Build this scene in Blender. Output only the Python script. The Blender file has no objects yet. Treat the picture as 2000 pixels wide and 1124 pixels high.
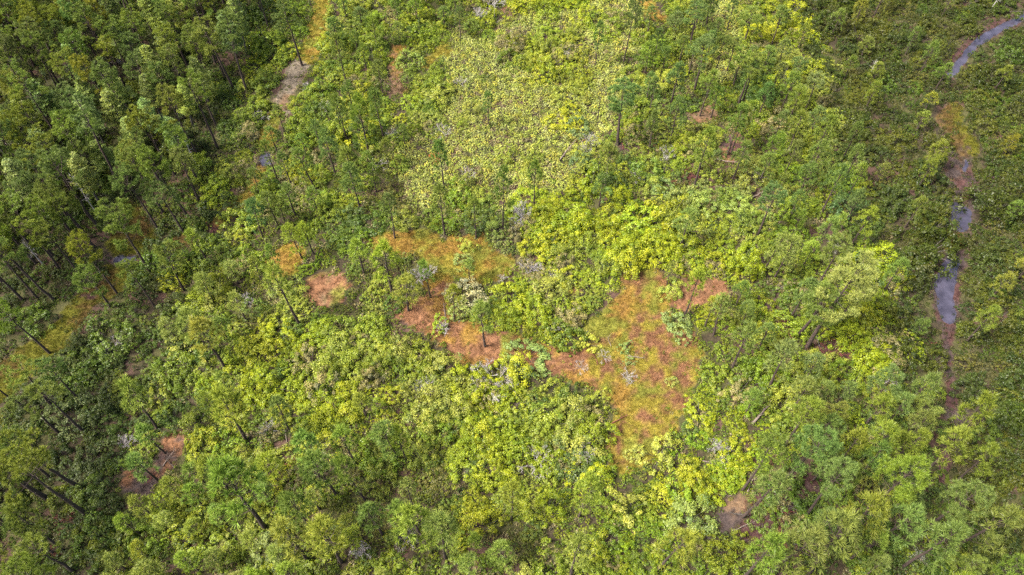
import bpy, math, random
import numpy as np
from mathutils import Vector, Matrix

R = math.radians
SC = bpy.context.scene
COL = SC.collection

# ------------------------------------------------------------------ camera
CAM_H = 110.0
FPX = 1560.0                      # focal length in pixels of the 2000 px wide photograph
PITCH = R(56.1)                   # looking down
cam = bpy.data.cameras.new("Camera")
cam_o = bpy.data.objects.new("Camera", cam)
COL.objects.link(cam_o)
cam_o.location = (0, 0, CAM_H)
cam_o.rotation_euler = (R(90) - PITCH, 0, 0)
cam.sensor_width = 36.0
cam.lens = 36.0 * FPX / 2000.0
cam.clip_start = 0.5
cam.clip_end = 6000
SC.camera = cam_o

# ------------------------------------------------------------------ light
SUN_EL, SUN_AZ = 54.0, -105.0      # azimuth measured from +Y towards +X (light comes from far left)
w = bpy.data.worlds.new("World")
SC.world = w
w.use_nodes = True
nt = w.node_tree
nt.nodes.clear()
sky = nt.nodes.new("ShaderNodeTexSky")
sky.sky_type = 'NISHITA'
sky.sun_disc = False
sky.sun_elevation = R(SUN_EL)
sky.sun_rotation = R(SUN_AZ)
sky.altitude = 50
sky.air_density = 1.0
sky.dust_density = 6.0
sky.ozone_density = 0.1
bg = nt.nodes.new("ShaderNodeBackground")
bg.inputs[1].default_value = 0.085
wo = nt.nodes.new("ShaderNodeOutputWorld")
nt.links.new(sky.outputs[0], bg.inputs[0])
nt.links.new(bg.outputs[0], wo.inputs[0])

sl = bpy.data.lights.new("Sun", 'SUN')
sl.energy = 2.3
sl.angle = R(14)
sl.color = (1.0, 0.95, 0.86)
so = bpy.data.objects.new("Sun", sl)
COL.objects.link(so)
d = Vector((math.sin(R(SUN_AZ)) * math.cos(R(SUN_EL)), math.cos(R(SUN_AZ)) * math.cos(R(SUN_EL)), math.sin(R(SUN_EL))))
so.rotation_euler = (-d).to_track_quat('-Z', 'Y').to_euler()
so.location = d * 300

SC.view_settings.view_transform = 'Standard'
SC.view_settings.look = 'None'
SC.view_settings.gamma = 1.0
SC.view_settings.exposure = 2.36
SC.render.engine = 'CYCLES'
SC.cycles.max_bounces = 5
SC.cycles.diffuse_bounces = 3
SC.cycles.glossy_bounces = 2
SC.cycles.transmission_bounces = 3
SC.cycles.transparent_max_bounces = 4
SC.cycles.use_denoising = False

# ------------------------------------------------------------------ picture <-> ground
cp, sp = math.cos(PITCH), math.sin(PITCH)

def g(u, v, z=0.0):
    """ground point under pixel (u, v) of the 2000x1124 photograph"""
    a, b = (u - 1000) / FPX, (562 - v) / FPX
    dx, dy, dz = a, cp + b * sp, -sp + b * cp
    t = (z - CAM_H) / dz
    return dx * t, dy * t

def px(x, y, z=0.0):
    zz = z - CAM_H
    depth = y * cp - zz * sp
    up = y * sp + zz * cp
    return 1000 + FPX * x / depth, 562 - FPX * up / depth

def height_for(x, y, vtop):
    lo, hi = 1.0, 40.0
    for _ in range(30):
        m = (lo + hi) / 2
        if px(x, y, m)[1] > vtop:
            lo = m
        else:
            hi = m
    return (lo + hi) / 2

LL = lambda v: 520 - 0.2785 * v     # left limit; beyond it denser plants, with dimming painted into their colours
LR = lambda v: 1568 + 0.2918 * v    # and on the right

def inside(poly, U, V):
    """vectorised point in polygon"""
    U = np.asarray(U, float); V = np.asarray(V, float)
    res = np.zeros(U.shape, bool)
    n = len(poly)
    for i in range(n):
        x0, y0 = poly[i]; x1, y1 = poly[(i + 1) % n]
        if y0 == y1:
            continue
        c = ((y0 > V) != (y1 > V)) & (U < (x1 - x0) * (V - y0) / (y1 - y0) + x0)
        res ^= c
    return res

def strip(pts, w0, w1=None):
    """polygon round a polyline; widths in photo pixels"""
    w1 = w1 or w0
    n = len(pts); A = []; B = []
    for i, (x, y) in enumerate(pts):
        x0, y0 = pts[max(i - 1, 0)]; x1, y1 = pts[min(i + 1, n - 1)]
        dx, dy = x1 - x0, y1 - y0
        L = math.hypot(dx, dy) or 1
        ww = (w0 + (w1 - w0) * i / (n - 1)) / 2
        A.append((x - dy / L * ww, y + dx / L * ww)); B.append((x + dy / L * ww, y - dx / L * ww))
    return A + B[::-1]

def ell(cx, cy, rx, ry, n=14):
    return [(cx + rx * math.cos(2 * math.pi * i / n), cy + ry * math.sin(2 * math.pi * i / n)) for i in range(n)]

# value noise
_rs = np.random.RandomState(5)
_tab = _rs.rand(256, 256)
def vnoise(X, Y, s):
    X = np.asarray(X, float) / s + 100; Y = np.asarray(Y, float) / s + 100
    xi = np.floor(X).astype(int); yi = np.floor(Y).astype(int)
    fx = X - xi; fy = Y - yi
    fx = fx * fx * (3 - 2 * fx); fy = fy * fy * (3 - 2 * fy)
    a = _tab[xi % 256, yi % 256]; b = _tab[(xi + 1) % 256, yi % 256]
    c = _tab[xi % 256, (yi + 1) % 256]; d_ = _tab[(xi + 1) % 256, (yi + 1) % 256]
    return (a * (1 - fx) + b * fx) * (1 - fy) + (c * (1 - fx) + d_ * fx) * fy

# ------------------------------------------------------------------ open patches of ground (outlines on the ground, given by photo pixel)
ORANGE = (0.190, 0.118, 0.028); YELLOW = (0.165, 0.140, 0.022); BROWN = (0.155, 0.080, 0.044)
PINK = (0.118, 0.078, 0.048); GREENY = (0.125, 0.130, 0.022); MUD = (0.046, 0.035, 0.034); WINE = (0.052, 0.027, 0.026)
GREYP = (0.13, 0.11, 0.085); DYEL = (0.082, 0.084, 0.010); DOR = (0.065, 0.043, 0.014)  # DYEL, DOR: grass yellow and orange with the outer dimming painted in
PATCH = [
 # name, polygon, colours, how grassy
 ("or", [(727,465),(767,461),(800,463),(847,468),(853,482),(900,466),(930,466),(980,496),(1000,508),(985,532),(935,552),(890,535),(865,560),(858,575),(835,560),(838,522),(812,490),(728,488)], (ORANGE, YELLOW, GREENY), 1.0),
 ("br", [(866,560),(850,592),(800,603),(783,615),(812,642),(850,662),(880,688),(905,708),(960,704),(1000,692),(1030,690),(1010,664),(985,655),(975,652),(950,662),(925,640),(900,640),(885,610),(892,575)], (BROWN, ORANGE, BROWN), .8),
 ("br", [(985,652),(1030,672),(1070,682),(1110,690),(1165,690),(1185,760),(1120,735),(1040,715),(990,692)], (BROWN, ORANGE, GREENY), .7),
 ("big", [(1268,522),(1232,544),(1215,575),(1200,590),(1185,615),(1150,640),(1140,655),(1160,690),(1152,735),(1178,765),(1203,795),(1206,830),(1197,870),(1202,912),(1225,917),(1262,902),(1300,850),(1312,820),(1345,775),(1352,740),(1358,690),(1362,660),(1322,650),(1300,620),(1305,590),(1300,548)], (BROWN, YELLOW, ORANGE), 1.0),
 ("lobe", [(1330,545),(1370,540),(1418,545),(1424,580),(1395,600),(1350,598),(1325,612),(1310,600),(1308,575)], (BROWN, PINK, BROWN), .5),
 ("lobe", [(1112,560),(1130,555),(1140,572),(1118,582)], (BROWN, PINK, BROWN), .5),
 ("round", [(602,566),(610,552),(630,544),(652,540),(668,548),(676,546),(680,560),(668,572),(664,590),(648,596),(642,606),(630,598),(616,596),(612,582),(603,580)], (BROWN, PINK, GREENY), .5),
 ("small", [(548,486),(578,482),(590,500),(583,520),(562,534),(545,548),(532,545),(528,512)], (ORANGE, YELLOW, ORANGE), .8),
 ("trk", strip([(628,-30),(630,20),(622,60),(606,100),(590,128)], 26, 30), (YELLOW, ORANGE, GREENY), .9),
 ("mudtrk", strip([(590,125),(572,160),(556,195),(548,222)], 36, 22), (GREYP, PINK, GREYP), .3),
 ("trk", strip([(540,222),(528,255),(518,295)], 22, 26), (YELLOW, ORANGE, GREENY), .9),
 ("trk", strip([(520,320),(505,345),(480,385),(450,415),(420,440)], 12, 16), (ORANGE, YELLOW, MUD), .8),
 ("lmud", ell(413, 449, 16, 13), (WINE, PINK, WINE), .3),
 ("lyel", [(232,402),(262,400),(292,432),(300,468),(285,500),(262,503),(236,497),(212,485),(222,462),(262,450),(252,425)], (DYEL, DYEL, DOR), .9),
 ("lyel", [(330,470),(370,462),(372,478),(345,486)], (DOR, DOR, DOR), .6),
 ("lyel", [(212,520),(240,520),(255,545),(232,575),(208,590),(182,600),(160,625),(138,660),(102,698),(50,745),(0,790),(-80,860),(-80,800),(0,715),(60,672),(95,645),(130,615),(155,590),(180,570),(215,560)], (DYEL, DYEL, DOR), .9),
 ("lmud", ell(180, 583, 14, 8), (WINE, MUD, WINE), .3),
 ("lbr", [(338,850),(368,862),(352,890),(338,918),(318,930),(292,978),(270,972),(256,958),(238,950),(240,938),(268,935),(285,910),(312,885)], (BROWN, MUD, WINE), .5),
 ("top", strip([(782,95),(772,135),(775,190)], 24, 26), (ORANGE, BROWN, PINK), .7),
 ("top", strip([(872,82),(862,105),(832,122),(838,140)], 30, 16), (YELLOW, GREENY, ORANGE), .9),
 ("top", ell(985, 26, 14, 9), (BROWN, PINK, MUD), .4),
 ("top", strip([(1250,-20),(1262,10),(1275,30),(1300,42)], 26, 12), (ORANGE, YELLOW, PINK), .7),
 ("bare", [(1342,222),(1372,212),(1400,205),(1402,228),(1380,242),(1352,240)], (PINK, BROWN, MUD), .3),
 ("lane", strip([(1398,262),(1415,300),(1432,338),(1462,362),(1488,388),(1478,420),(1480,470),(1490,520),(1512,548)], 19, 17), (MUD, PINK, WINE), .3),
 ("lane", strip([(1512,560),(1500,600),(1518,640)], 26, 22), (WINE, MUD, WINE), .3),
 ("heap", ell(1625, 690, 46, 24), (WINE, WINE, MUD), .2),
 ("violet", [(1405,985),(1440,965),(1470,975),(1455,1010),(1440,1035),(1405,1050),(1392,1015)], (MUD, PINK, MUD), .2),
 ("floor", [(1490,900),(1530,910),(1600,930),(1610,960),(1560,985),(1530,1010),(1530,1060),(1560,1100),(1540,1140),(1480,1140),(1450,1080),(1440,1040),(1470,1000)], (WINE, WINE, MUD), .2),
 ("cut", strip([(1300,332),(1335,345),(1370,355)], 16, 12), (WINE, MUD, WINE), .2),
 ("marsh", [(1852,205),(1868,198),(1876,228),(1895,255),(1908,290),(1910,308),(1892,300),(1870,268),(1845,248),(1832,228)], (DYEL, DYEL, DOR), .9),
 ("marsh", [(1828,222),(1845,225),(1858,262),(1868,268),(1895,300),(1905,345),(1925,380),(1870,382),(1845,345),(1850,290)], (MUD, WINE, DOR), .3),
 ("marsh", [(1845,455),(1868,462),(1885,470),(1888,492),(1860,496),(1836,488)], (DYEL, DOR, GREENY), .9),
 ("stream", [(1862,372),(1890,372),(1904,395),(1904,430),(1890,462),(1862,462),(1848,430),(1852,398)], (MUD, DOR, MUD), .3),
 ("stream", [(1850,492),(1882,488),(1888,520),(1876,560),(1876,610),(1868,650),(1856,700),(1872,790),(1892,800),(1888,840),(1850,820),(1845,760),(1835,690),(1838,640),(1818,600),(1814,545),(1826,510)], (MUD, WINE, MUD), .3),
 ("stream", strip([(2080,5),(2000,32),(1950,54),(1902,82),(1876,112),(1852,150)], 24, 26), (WINE, MUD, WINE), .2),
 ("litter", ell(1225, 294, 42, 13), (WINE, MUD, WINE), .1),
 ("litter", ell(1428, 292, 24, 30), (WINE, MUD, BROWN), .1),
 ("litter", ell(1330, 395, 40, 8), (WINE, MUD, WINE), .1),
 ("litter", ell(1600, 930, 40, 16), (WINE, MUD, WINE), .1),
 ("litter", ell(1840, 905, 16, 40), (WINE, MUD, WINE), .1),
 ("litter", ell(420, 1030, 50, 10), (WINE, MUD, WINE), .1),
 ("litter", ell(590, 900, 50, 9), (MUD, WINE, BROWN), .1),
 ("litter", ell(735, 1000, 60, 9), (MUD, WINE, BROWN), .1),
 ("lake", ell(520, 312, 14, 17), (MUD, WINE, MUD), .2),
 ("lake", ell(240, 511, 40, 13), (MUD, WINE, MUD), .2),
]
WATER = [
 ("stream_water", strip([(2080,2),(2000,34),(1950,58),(1905,86),(1880,118),(1855,150)], 13, 14)),
 ("stream_water", [(1885,306),(1894,318),(1888,335),(1880,330)]),
 ("upper_pool_water", [(1857,398),(1880,396),(1900,415),(1892,445),(1872,458),(1862,432)]),
 ("long_pool_water", [(1854,502),(1872,500),(1874,518),(1863,542),(1862,575),(1863,612),(1856,645),(1848,622),(1832,598),(1826,548),(1836,522)]),
 ("track_pool_water", ell(521, 312, 10, 12)),
 ("forest_pool_water", [(212,512),(228,506),(262,498),(268,510),(250,518),(225,520)]),
]

def patch_index(U, V, X, Y):
    """-1 or the index of the patch under each point; the outlines are roughened on the ground"""
    n1 = (vnoise(X, Y, 1.3) - .5) * 16 + (vnoise(X + 50, Y, 3.2) - .5) * 12
    n2 = (vnoise(X, Y + 70, 1.3) - .5) * 12 + (vnoise(X, Y + 150, 3.2) - .5) * 8
    idx = np.full(np.shape(U), -1, int)
    for i, p in enumerate(PATCH):
        k = .5 if p[0] in ("stream", "lake", "trk", "mudtrk") else 1
        d_ = {"or": 11, "br": 10, "big": 9, "round": 7, "lbr": 7, "small": 7, "trk": 4, "mudtrk": 3, "lyel": 4}.get(p[0], 0)
        m = inside(p[1], U + n1 * k, V + n2 * k)
        if d_:
            for du, dv in ((d_, 0), (-d_, 0), (0, d_), (0, -d_)):
                m |= inside(p[1], U + n1 * k + du, V + n2 * k + dv)
        idx[m] = i
    return idx

TRK = np.array([p[0] in ('trk', 'mudtrk', 'lyel', 'or', 'br', 'lbr', 'top', 'round') for p in PATCH] + [False])
SOFT = np.array([p[0] in ('floor', 'litter', 'lane', 'heap', 'cut') for p in PATCH] + [False])
def in_water(U, V):
    m = np.zeros(np.shape(U), bool)
    jj = np.clip((V - 150) / 60, .12, 1)
    U = U + jj * ((vnoise(U, V, 9) - .5) * 12 + (vnoise(U + 99, V, 4) - .5) * 6); V = V + jj * (vnoise(U + 300, V, 12) - .5) * 12
    for n_, p in WATER:
        m |= inside(p, U, V)
    return m

def ground_col(U, V, X, Y):
    idx = patch_index(U, V, X, Y)
    out = np.zeros(np.shape(U) + (3,))
    a = vnoise(X, Y, 2.2); b = vnoise(X + 33, Y + 9, 4.5); c = vnoise(X + 7, Y + 91, .7)
    base = np.array((.036, .029, .018))[None] * np.ones(np.shape(U) + (1,))
    base = np.where((a > .55)[..., None], np.array((.045, .045, .018)), base)
    base = np.where((b > .72)[..., None], np.array((.055, .034, .027)), base)
    out[...] = base * (0.75 + .5 * c[..., None])
    for i, p in enumerate(PATCH):
        m = idx == i
        if not m.any():
            continue
        c0, c1, c2 = [np.array(q) for q in p[2]]
        s1 = np.clip((a[m] * .55 + c[m] * .45 - (.42 if p[0] == 'big' else .46)) * 5, 0, 1)[:, None]
        s2 = np.clip((b[m] * .7 + c[m] * .3 - .55) * 5, 0, 1)[:, None]
        col = c0 * (1 - s1) + c1 * s1
        col = col * (1 - s2) + c2 * s2
        if p[0] in ('big', 'or'):      # green sedge patches
            gq = np.clip((vnoise(X[m] + 55, Y[m] + 5, 3.0) * .6 + vnoise(X[m], Y[m] + 55, .9) * .4 - .52) * 6, 0, 1)[:, None]
            col = col * (1 - gq) + np.array(GREENY) * gq
        out[m] = col * (0.75 + .5 * c[m][:, None])
    return out, idx

def gz(X, Y):
    """height of the ground"""
    X = np.asarray(X, float); Y = np.asarray(Y, float)
    return vnoise(X, Y, 14) * .3 + vnoise(X, Y, 3) * .10
# (dips are added where there is water)

# ------------------------------------------------------------------ materials
def mat(name):
    m = bpy.data.materials.new(name)
    m.use_nodes = True
    m.node_tree.nodes.clear()
    return m, m.node_tree

def foliage_mat(name, stuff, yellow=(1.5, 1.38, .8), deep=(.62, .72, .6), trans=.32, gloss=.02):
    m, t = mat(name)
    N, Lk = t.nodes, t.links
    if stuff:
        a = N.new("ShaderNodeAttribute"); a.attribute_type = 'INSTANCER'; a.attribute_name = "hue"; colr = a.outputs["Color"]
    else:
        a = N.new("ShaderNodeObjectInfo"); colr = a.outputs["Color"]
    at = N.new("ShaderNodeAttribute"); at.attribute_name = "tip"
    lo = N.new("ShaderNodeMix"); lo.data_type = 'RGBA'; lo.blend_type = 'MULTIPLY'; lo.inputs[0].default_value = 1
    hi = N.new("ShaderNodeMix"); hi.data_type = 'RGBA'; hi.blend_type = 'MULTIPLY'; hi.inputs[0].default_value = 1
    Lk.new(colr, lo.inputs[6]); lo.inputs[7].default_value = (*deep, 1)
    Lk.new(colr, hi.inputs[6]); hi.inputs[7].default_value = (*yellow, 1)
    mx = N.new("ShaderNodeMix"); mx.data_type = 'RGBA'
    Lk.new(at.outputs["Fac"], mx.inputs[0]); Lk.new(lo.outputs[2], mx.inputs[6]); Lk.new(hi.outputs[2], mx.inputs[7])
    df = N.new("ShaderNodeBsdfDiffuse"); tr = N.new("ShaderNodeBsdfTranslucent"); gl = N.new("ShaderNodeBsdfGlossy")
    gl.inputs["Roughness"].default_value = .45
    Lk.new(mx.outputs[2], df.inputs[0]); Lk.new(mx.outputs[2], tr.inputs[0])
    s1 = N.new("ShaderNodeMixShader"); s1.inputs[0].default_value = trans
    s2 = N.new("ShaderNodeMixShader"); s2.inputs[0].default_value = gloss
    o = N.new("ShaderNodeOutputMaterial")
    Lk.new(df.outputs[0], s1.inputs[1]); Lk.new(tr.outputs[0], s1.inputs[2])
    Lk.new(s1.outputs[0], s2.inputs[1]); Lk.new(gl.outputs[0], s2.inputs[2])
    Lk.new(s2.outputs[0], o.inputs[0])
    return m

def bark_mat(name, c0, c1, scale=6, rough=.9):
    k_ = .85 if name == 'weathered_wood' else .55
    c0 = [q * k_ for q in c0]; c1 = [q * k_ for q in c1]
    m, t = mat(name)
    N, Lk = t.nodes, t.links
    tc = N.new("ShaderNodeTexCoord")
    nz = N.new("ShaderNodeTexNoise"); nz.inputs["Scale"].default_value = scale; nz.inputs["Detail"].default_value = 5
    Lk.new(tc.outputs["Object"], nz.inputs["Vector"])
    cr = N.new("ShaderNodeValToRGB")
    cr.color_ramp.elements[0].position = .35; cr.color_ramp.elements[0].color = (*c0, 1)
    cr.color_ramp.elements[1].position = .65; cr.color_ramp.elements[1].color = (*c1, 1)
    Lk.new(nz.outputs["Fac"], cr.inputs[0])
    p = N.new("ShaderNodeBsdfPrincipled"); p.inputs["Roughness"].default_value = rough
    bp = N.new("ShaderNodeBump"); bp.inputs["Strength"].default_value = .4
    Lk.new(nz.outputs["Fac"], bp.inputs["Height"]); Lk.new(bp.outputs[0], p.inputs["Normal"])
    Lk.new(cr.outputs[0], p.inputs["Base Color"])
    o = N.new("ShaderNodeOutputMaterial"); Lk.new(p.outputs[0], o.inputs[0])
    return m

M_LEAF = foliage_mat("leaf", False)
M_NEEDLE = foliage_mat("needles", False, (1.4, 1.35, .85), (.65, .75, .65), .3, .02)
M_LEAF_S = foliage_mat("leaf_mass", True)
M_GRASS_S = foliage_mat("grass_mass", True, (1.25, 1.2, 1.0), (.75, .75, .7), .2, .02)
M_BARK = bark_mat("pine_bark", (.035, .022, .018), (.10, .065, .05))
M_STEM = bark_mat("stem_bark", (.07, .06, .05), (.17, .15, .13))
M_GREY = bark_mat("weathered_wood", (.22, .20, .20), (.48, .44, .44), 9)
M_WHITE = bark_mat("bleached_wood", (.40, .37, .35), (.62, .58, .55), 9)
M_RED = bark_mat("red_dead_wood", (.10, .025, .02), (.26, .07, .05), 9)
M_LOG = bark_mat("log_bark", (.14, .10, .09), (.34, .27, .22), 5)

def ground_mat():
    m, t = mat("ground")
    N, Lk = t.nodes, t.links
    vc = N.new("ShaderNodeAttribute"); vc.attribute_name = "soil"
    tc = N.new("ShaderNodeTexCoord")
    nz = N.new("ShaderNodeTexNoise"); nz.inputs["Scale"].default_value = 2.5; nz.inputs["Detail"].default_value = 8; nz.inputs["Roughness"].default_value = .7
    Lk.new(tc.outputs["Object"], nz.inputs["Vector"])
    cr = N.new("ShaderNodeValToRGB")
    cr.color_ramp.elements[0].position = .3; cr.color_ramp.elements[0].color = (.45, .45, .45, 1)
    cr.color_ramp.elements[1].position = .7; cr.color_ramp.elements[1].color = (1.35, 1.3, 1.2, 1)
    Lk.new(nz.outputs["Fac"], cr.inputs[0])
    mx = N.new("ShaderNodeMix"); mx.data_type = 'RGBA'; mx.blend_type = 'MULTIPLY'; mx.inputs[0].default_value = 1
    Lk.new(vc.outputs["Color"], mx.inputs[6]); Lk.new(cr.outputs[0], mx.inputs[7])
    p = N.new("ShaderNodeBsdfPrincipled"); p.inputs["Roughness"].default_value = .95
    p.inputs["Specular IOR Level"].default_value = .15
    bp = N.new("ShaderNodeBump"); bp.inputs["Strength"].default_value = .8; bp.inputs["Distance"].default_value = .15
    Lk.new(nz.outputs["Fac"], bp.inputs["Height"]); Lk.new(bp.outputs[0], p.inputs["Normal"])
    Lk.new(mx.outputs[2], p.inputs["Base Color"])
    o = N.new("ShaderNodeOutputMaterial"); Lk.new(p.outputs[0], o.inputs[0])
    return m
M_GROUND = ground_mat()

def water_mat():
    m, t = mat("water")
    N, Lk = t.nodes, t.links
    tc = N.new("ShaderNodeTexCoord")
    nz = N.new("ShaderNodeTexNoise"); nz.inputs["Scale"].default_value = .45; nz.inputs["Detail"].default_value = 6
    Lk.new(tc.outputs["Object"], nz.inputs["Vector"])
    cr = N.new("ShaderNodeValToRGB")
    cr.color_ramp.elements[0].position = .35; cr.color_ramp.elements[0].color = (.022, .02, .03, 1)
    cr.color_ramp.elements[1].position = .65; cr.color_ramp.elements[1].color = (.045, .042, .062, 1)
    Lk.new(nz.outputs["Fac"], cr.inputs[0])
    p = N.new("ShaderNodeBsdfPrincipled"); p.inputs["Roughness"].default_value = .03; p.inputs["IOR"].default_value = 1.45
    Lk.new(cr.outputs[0], p.inputs["Base Color"])
    o = N.new("ShaderNodeOutputMaterial"); Lk.new(p.outputs[0], o.inputs[0])
    return m
M_WATER = water_mat()

# ------------------------------------------------------------------ mesh building
class MB:
    def __init__(s):
        s.v = []; s.f = []; s.m = []; s.t = []; s.n = 0
    def add(s, V, F, mi=0, tip=0.5):
        """V (n,3), F list of arrays/lists of equal length k"""
        V = np.asarray(V, float); F = np.asarray(F, int)
        s.v.append(V); s.f.append(F + s.n); s.m.append(np.full(len(F), mi))
        s.t.append(np.broadcast_to(np.asarray(tip, float), (len(V),)).copy()); s.n += len(V)
    def mesh(s, name, mats):
        me = bpy.data.meshes.new(name)
        V = np.concatenate(s.v); me.vertices.add(len(V)); me.vertices.foreach_set("co", V.ravel())
        li = np.concatenate([f.ravel() for f in s.f]).astype(np.int32)
        cnt = np.concatenate([np.full(len(f), f.shape[1]) for f in s.f]).astype(np.int32)
        me.loops.add(len(li)); me.loops.foreach_set("vertex_index", li)
        st = np.concatenate([[0], np.cumsum(cnt)[:-1]]).astype(np.int32)
        me.polygons.add(len(cnt)); me.polygons.foreach_set("loop_start", st)
        me.polygons.foreach_set("material_index", np.concatenate(s.m).astype(np.int32))
        for m in mats:
            me.materials.append(m)
        a = me.attributes.new("tip", 'FLOAT', 'POINT'); a.data.foreach_set("value", np.concatenate(s.t).astype(np.float32))
        me.update(calc_edges=True)
        me.validate()
        return me

def tube(mb, pts, rad, sides=5, mi=0):
    pts = np.asarray(pts, float); n = len(pts)
    rad = np.broadcast_to(np.asarray(rad, float), (n,))
    V = []
    for i in range(n):
        d_ = pts[min(i + 1, n - 1)] - pts[max(i - 1, 0)]
        d_ /= (np.linalg.norm(d_) or 1)
        a = np.cross(d_, (0, 0, 1.0) if abs(d_[2]) < .9 else (1.0, 0, 0)); a /= np.linalg.norm(a)
        b = np.cross(d_, a)
        for k in range(sides):
            th = 2 * math.pi * k / sides
            V.append(pts[i] + (a * math.cos(th) + b * math.sin(th)) * rad[i])
    F = []
    for i in range(n - 1):
        for k in range(sides):
            k2 = (k + 1) % sides
            F.append((i * sides + k, i * sides + k2, (i + 1) * sides + k2, (i + 1) * sides + k))
    mb.add(V, F, mi)

def unit(a):
    return a / (np.linalg.norm(a, axis=-1, keepdims=True) + 1e-9)

def leaves(mb, P, Nn, size, rs, tip, aspect=.55, mi=0):
    """kite shaped leaves at P with normals near Nn"""
    n = len(P)
    Nn = unit(Nn + rs.normal(0, .45, (n, 3)))
    t = unit(np.cross(Nn, rs.normal(0, 1, (n, 3))))
    b = np.cross(Nn, t)
    s = (size * rs.uniform(.7, 1.3, n))[:, None]
    V = np.empty((n, 4, 3))
    V[:, 0] = P - t * s; V[:, 1] = P + b * s * aspect + Nn * s * .15; V[:, 2] = P + t * s; V[:, 3] = P - b * s * aspect + Nn * s * .15
    mb.add(V.reshape(-1, 3), np.arange(n * 4).reshape(n, 4), mi, np.repeat(np.clip(tip, 0, 1), 4))

def tufts(mb, P, D, L, rs, n=18, wd=.05, spread=.85, mi=0, tipb=.5):
    """needle tufts: narrow blades bursting from each P round direction D"""
    k = len(P)
    P = np.repeat(P, n, 0); D = np.repeat(D, n, 0)
    d_ = unit(D * (1.0 - spread * .35) + unit(rs.normal(0, 1, (k * n, 3))) * spread)
    s = unit(np.cross(d_, rs.normal(0, 1, (k * n, 3)))) * (wd / 2)
    ln = (L * rs.uniform(.75, 1.15, k * n))[:, None]
    V = np.empty((k * n, 3, 3))
    V[:, 0] = P - s; V[:, 1] = P + s; V[:, 2] = P + d_ * ln
    tv = np.repeat(np.clip(tipb + rs.normal(0, .2, k), 0, 1), n * 3)
    tv = np.clip(tv + np.tile((-.35, -.35, .45), k * n), 0, 1)      # darker needle base, paler needle tip
    mb.add(V.reshape(-1, 3), np.arange(k * n * 3).reshape(-1, 3), mi, tv)

def pine_meshes(seed, h, frac, L, style):
    """returns trunk mesh (with limbs) and crown mesh; base at origin"""
    rs = np.random.RandomState(seed)
    tb, cb = MB(), MB()
    n = 9
    sway = np.cumsum(rs.normal(0, .035, (n, 2)), 0) * h * .12
    zs = np.linspace(-.3, h, n)
    pts = np.c_[sway - sway[0], zs]
    r0 = .012 * h + .075
    tube(tb, pts, np.linspace(r0, .02, n) ** 1.0, 7)
    cx = lambda z: np.array([np.interp(z, zs, pts[:, 0]), np.interp(z, zs, pts[:, 1]), z])
    z = h * (1 - frac)
    P, D = [], []
    # dead stubs below the crown
    for _ in range(rs.randint(2, 6)):
        zz = rs.uniform(.3, .95) * h * (1 - frac); a = rs.uniform(0, 6.28); l = rs.uniform(.3, .9)
        p = cx(zz); tube(tb, [p, p + np.array([math.cos(a) * l, math.sin(a) * l, .1])], [.03, .012], 3)
    ang = rs.uniform(0, 6.28)
    while z < h - .15:
        t = (z - h * (1 - frac)) / (h * frac)
        if style == 'young':
            l = L * (1.25 * (1 - t)) ** .7 * (.45 + .55 * min(1, t * 2.6)) + .22
        elif style == 'flat':
            l = L * math.sqrt(max(.05, 1 - (t * 1.0 - .35) ** 2 / .62)) + .2
        else:
            l = L * math.sqrt(max(.04, 1 - (2 * t - .75) ** 2 / 1.75)) + .2
        nb = (rs.randint(1, 4) if t < .3 else rs.randint(3, 5)) if style == 'young' else (rs.randint(1, 3) if t < .25 else rs.randint(2, 5))
        for b in range(nb):
            ang += 2 * math.pi / nb + rs.normal(0, .35)
            lb = l * rs.uniform(.62, 1.12)
            if rs.rand() < .16: continue
            el = R(8 + 45 * t + rs.normal(0, 8))
            dir0 = np.array([math.cos(ang) * math.cos(el), math.sin(ang) * math.cos(el), math.sin(el)])
            p0 = cx(z)
            end = p0 + dir0 * lb + np.array([0, 0, .12 * lb])
            mid = p0 + dir0 * lb * .55 - np.array([0, 0, .03 * lb])
            tube(tb, [p0, mid, end], [.018 + .012 * lb, .02, .01], 4)
            # tufts along the outer part and on side twigs
            m = max(2, int(lb * (2.4 if style == 'young' else 2.3)))
            for q in range(m):
                f = 1 - (q / m) ** 1.1 * (.58 if style == 'young' else .5)
                p = (p0 + (mid - p0) * f / .55) if f < .55 else mid + (end - mid) * (f - .55) / .45
                side = np.cross(dir0, (0, 0, 1)); side /= np.linalg.norm(side)
                sgn = -1 if q % 2 else 1
                tl = (.12 + .42 * lb * (1 - f) * rs.uniform(.4, 1) + rs.uniform(0, .35)) if q else 0
                e = p + side * sgn * tl + dir0 * tl * .4 + np.array([0, 0, rs.uniform(.02, .18)])
                if tl > .3:
                    tube(tb, [p, e], [.012, .008], 3)
                P.append(e); D.append(dir0 * .6 + side * sgn * .4 + np.array([0, 0, .55]))
                if style != 'young':
                    for _ in range(2):
                        P.append(e + rs.normal(0, .17, 3) * (1, 1, .5)); D.append(dir0 * .3 + rs.normal(0, .3, 3) + np.array([0, 0, .8]))
        z += rs.uniform(.38, .62) if style == 'young' else rs.uniform(.5, .85)
    P.append(cx(h)); D.append(np.array([0, 0, 1.0]))
    P.append(cx(h - .25)); D.append(np.array([0, 0, 1.0]))
    P = np.array(P); D = unit(np.array(D))
    Ln = .56 if style == 'young' else .46
    tufts(cb, P, D, Ln, rs, 32 if style == 'young' else 28, .062, .74)
    tm = tb.mesh("pine_trunk", [M_BARK]); cm = cb.mesh("pine_crown", [M_NEEDLE])
    return tm, cm

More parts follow.
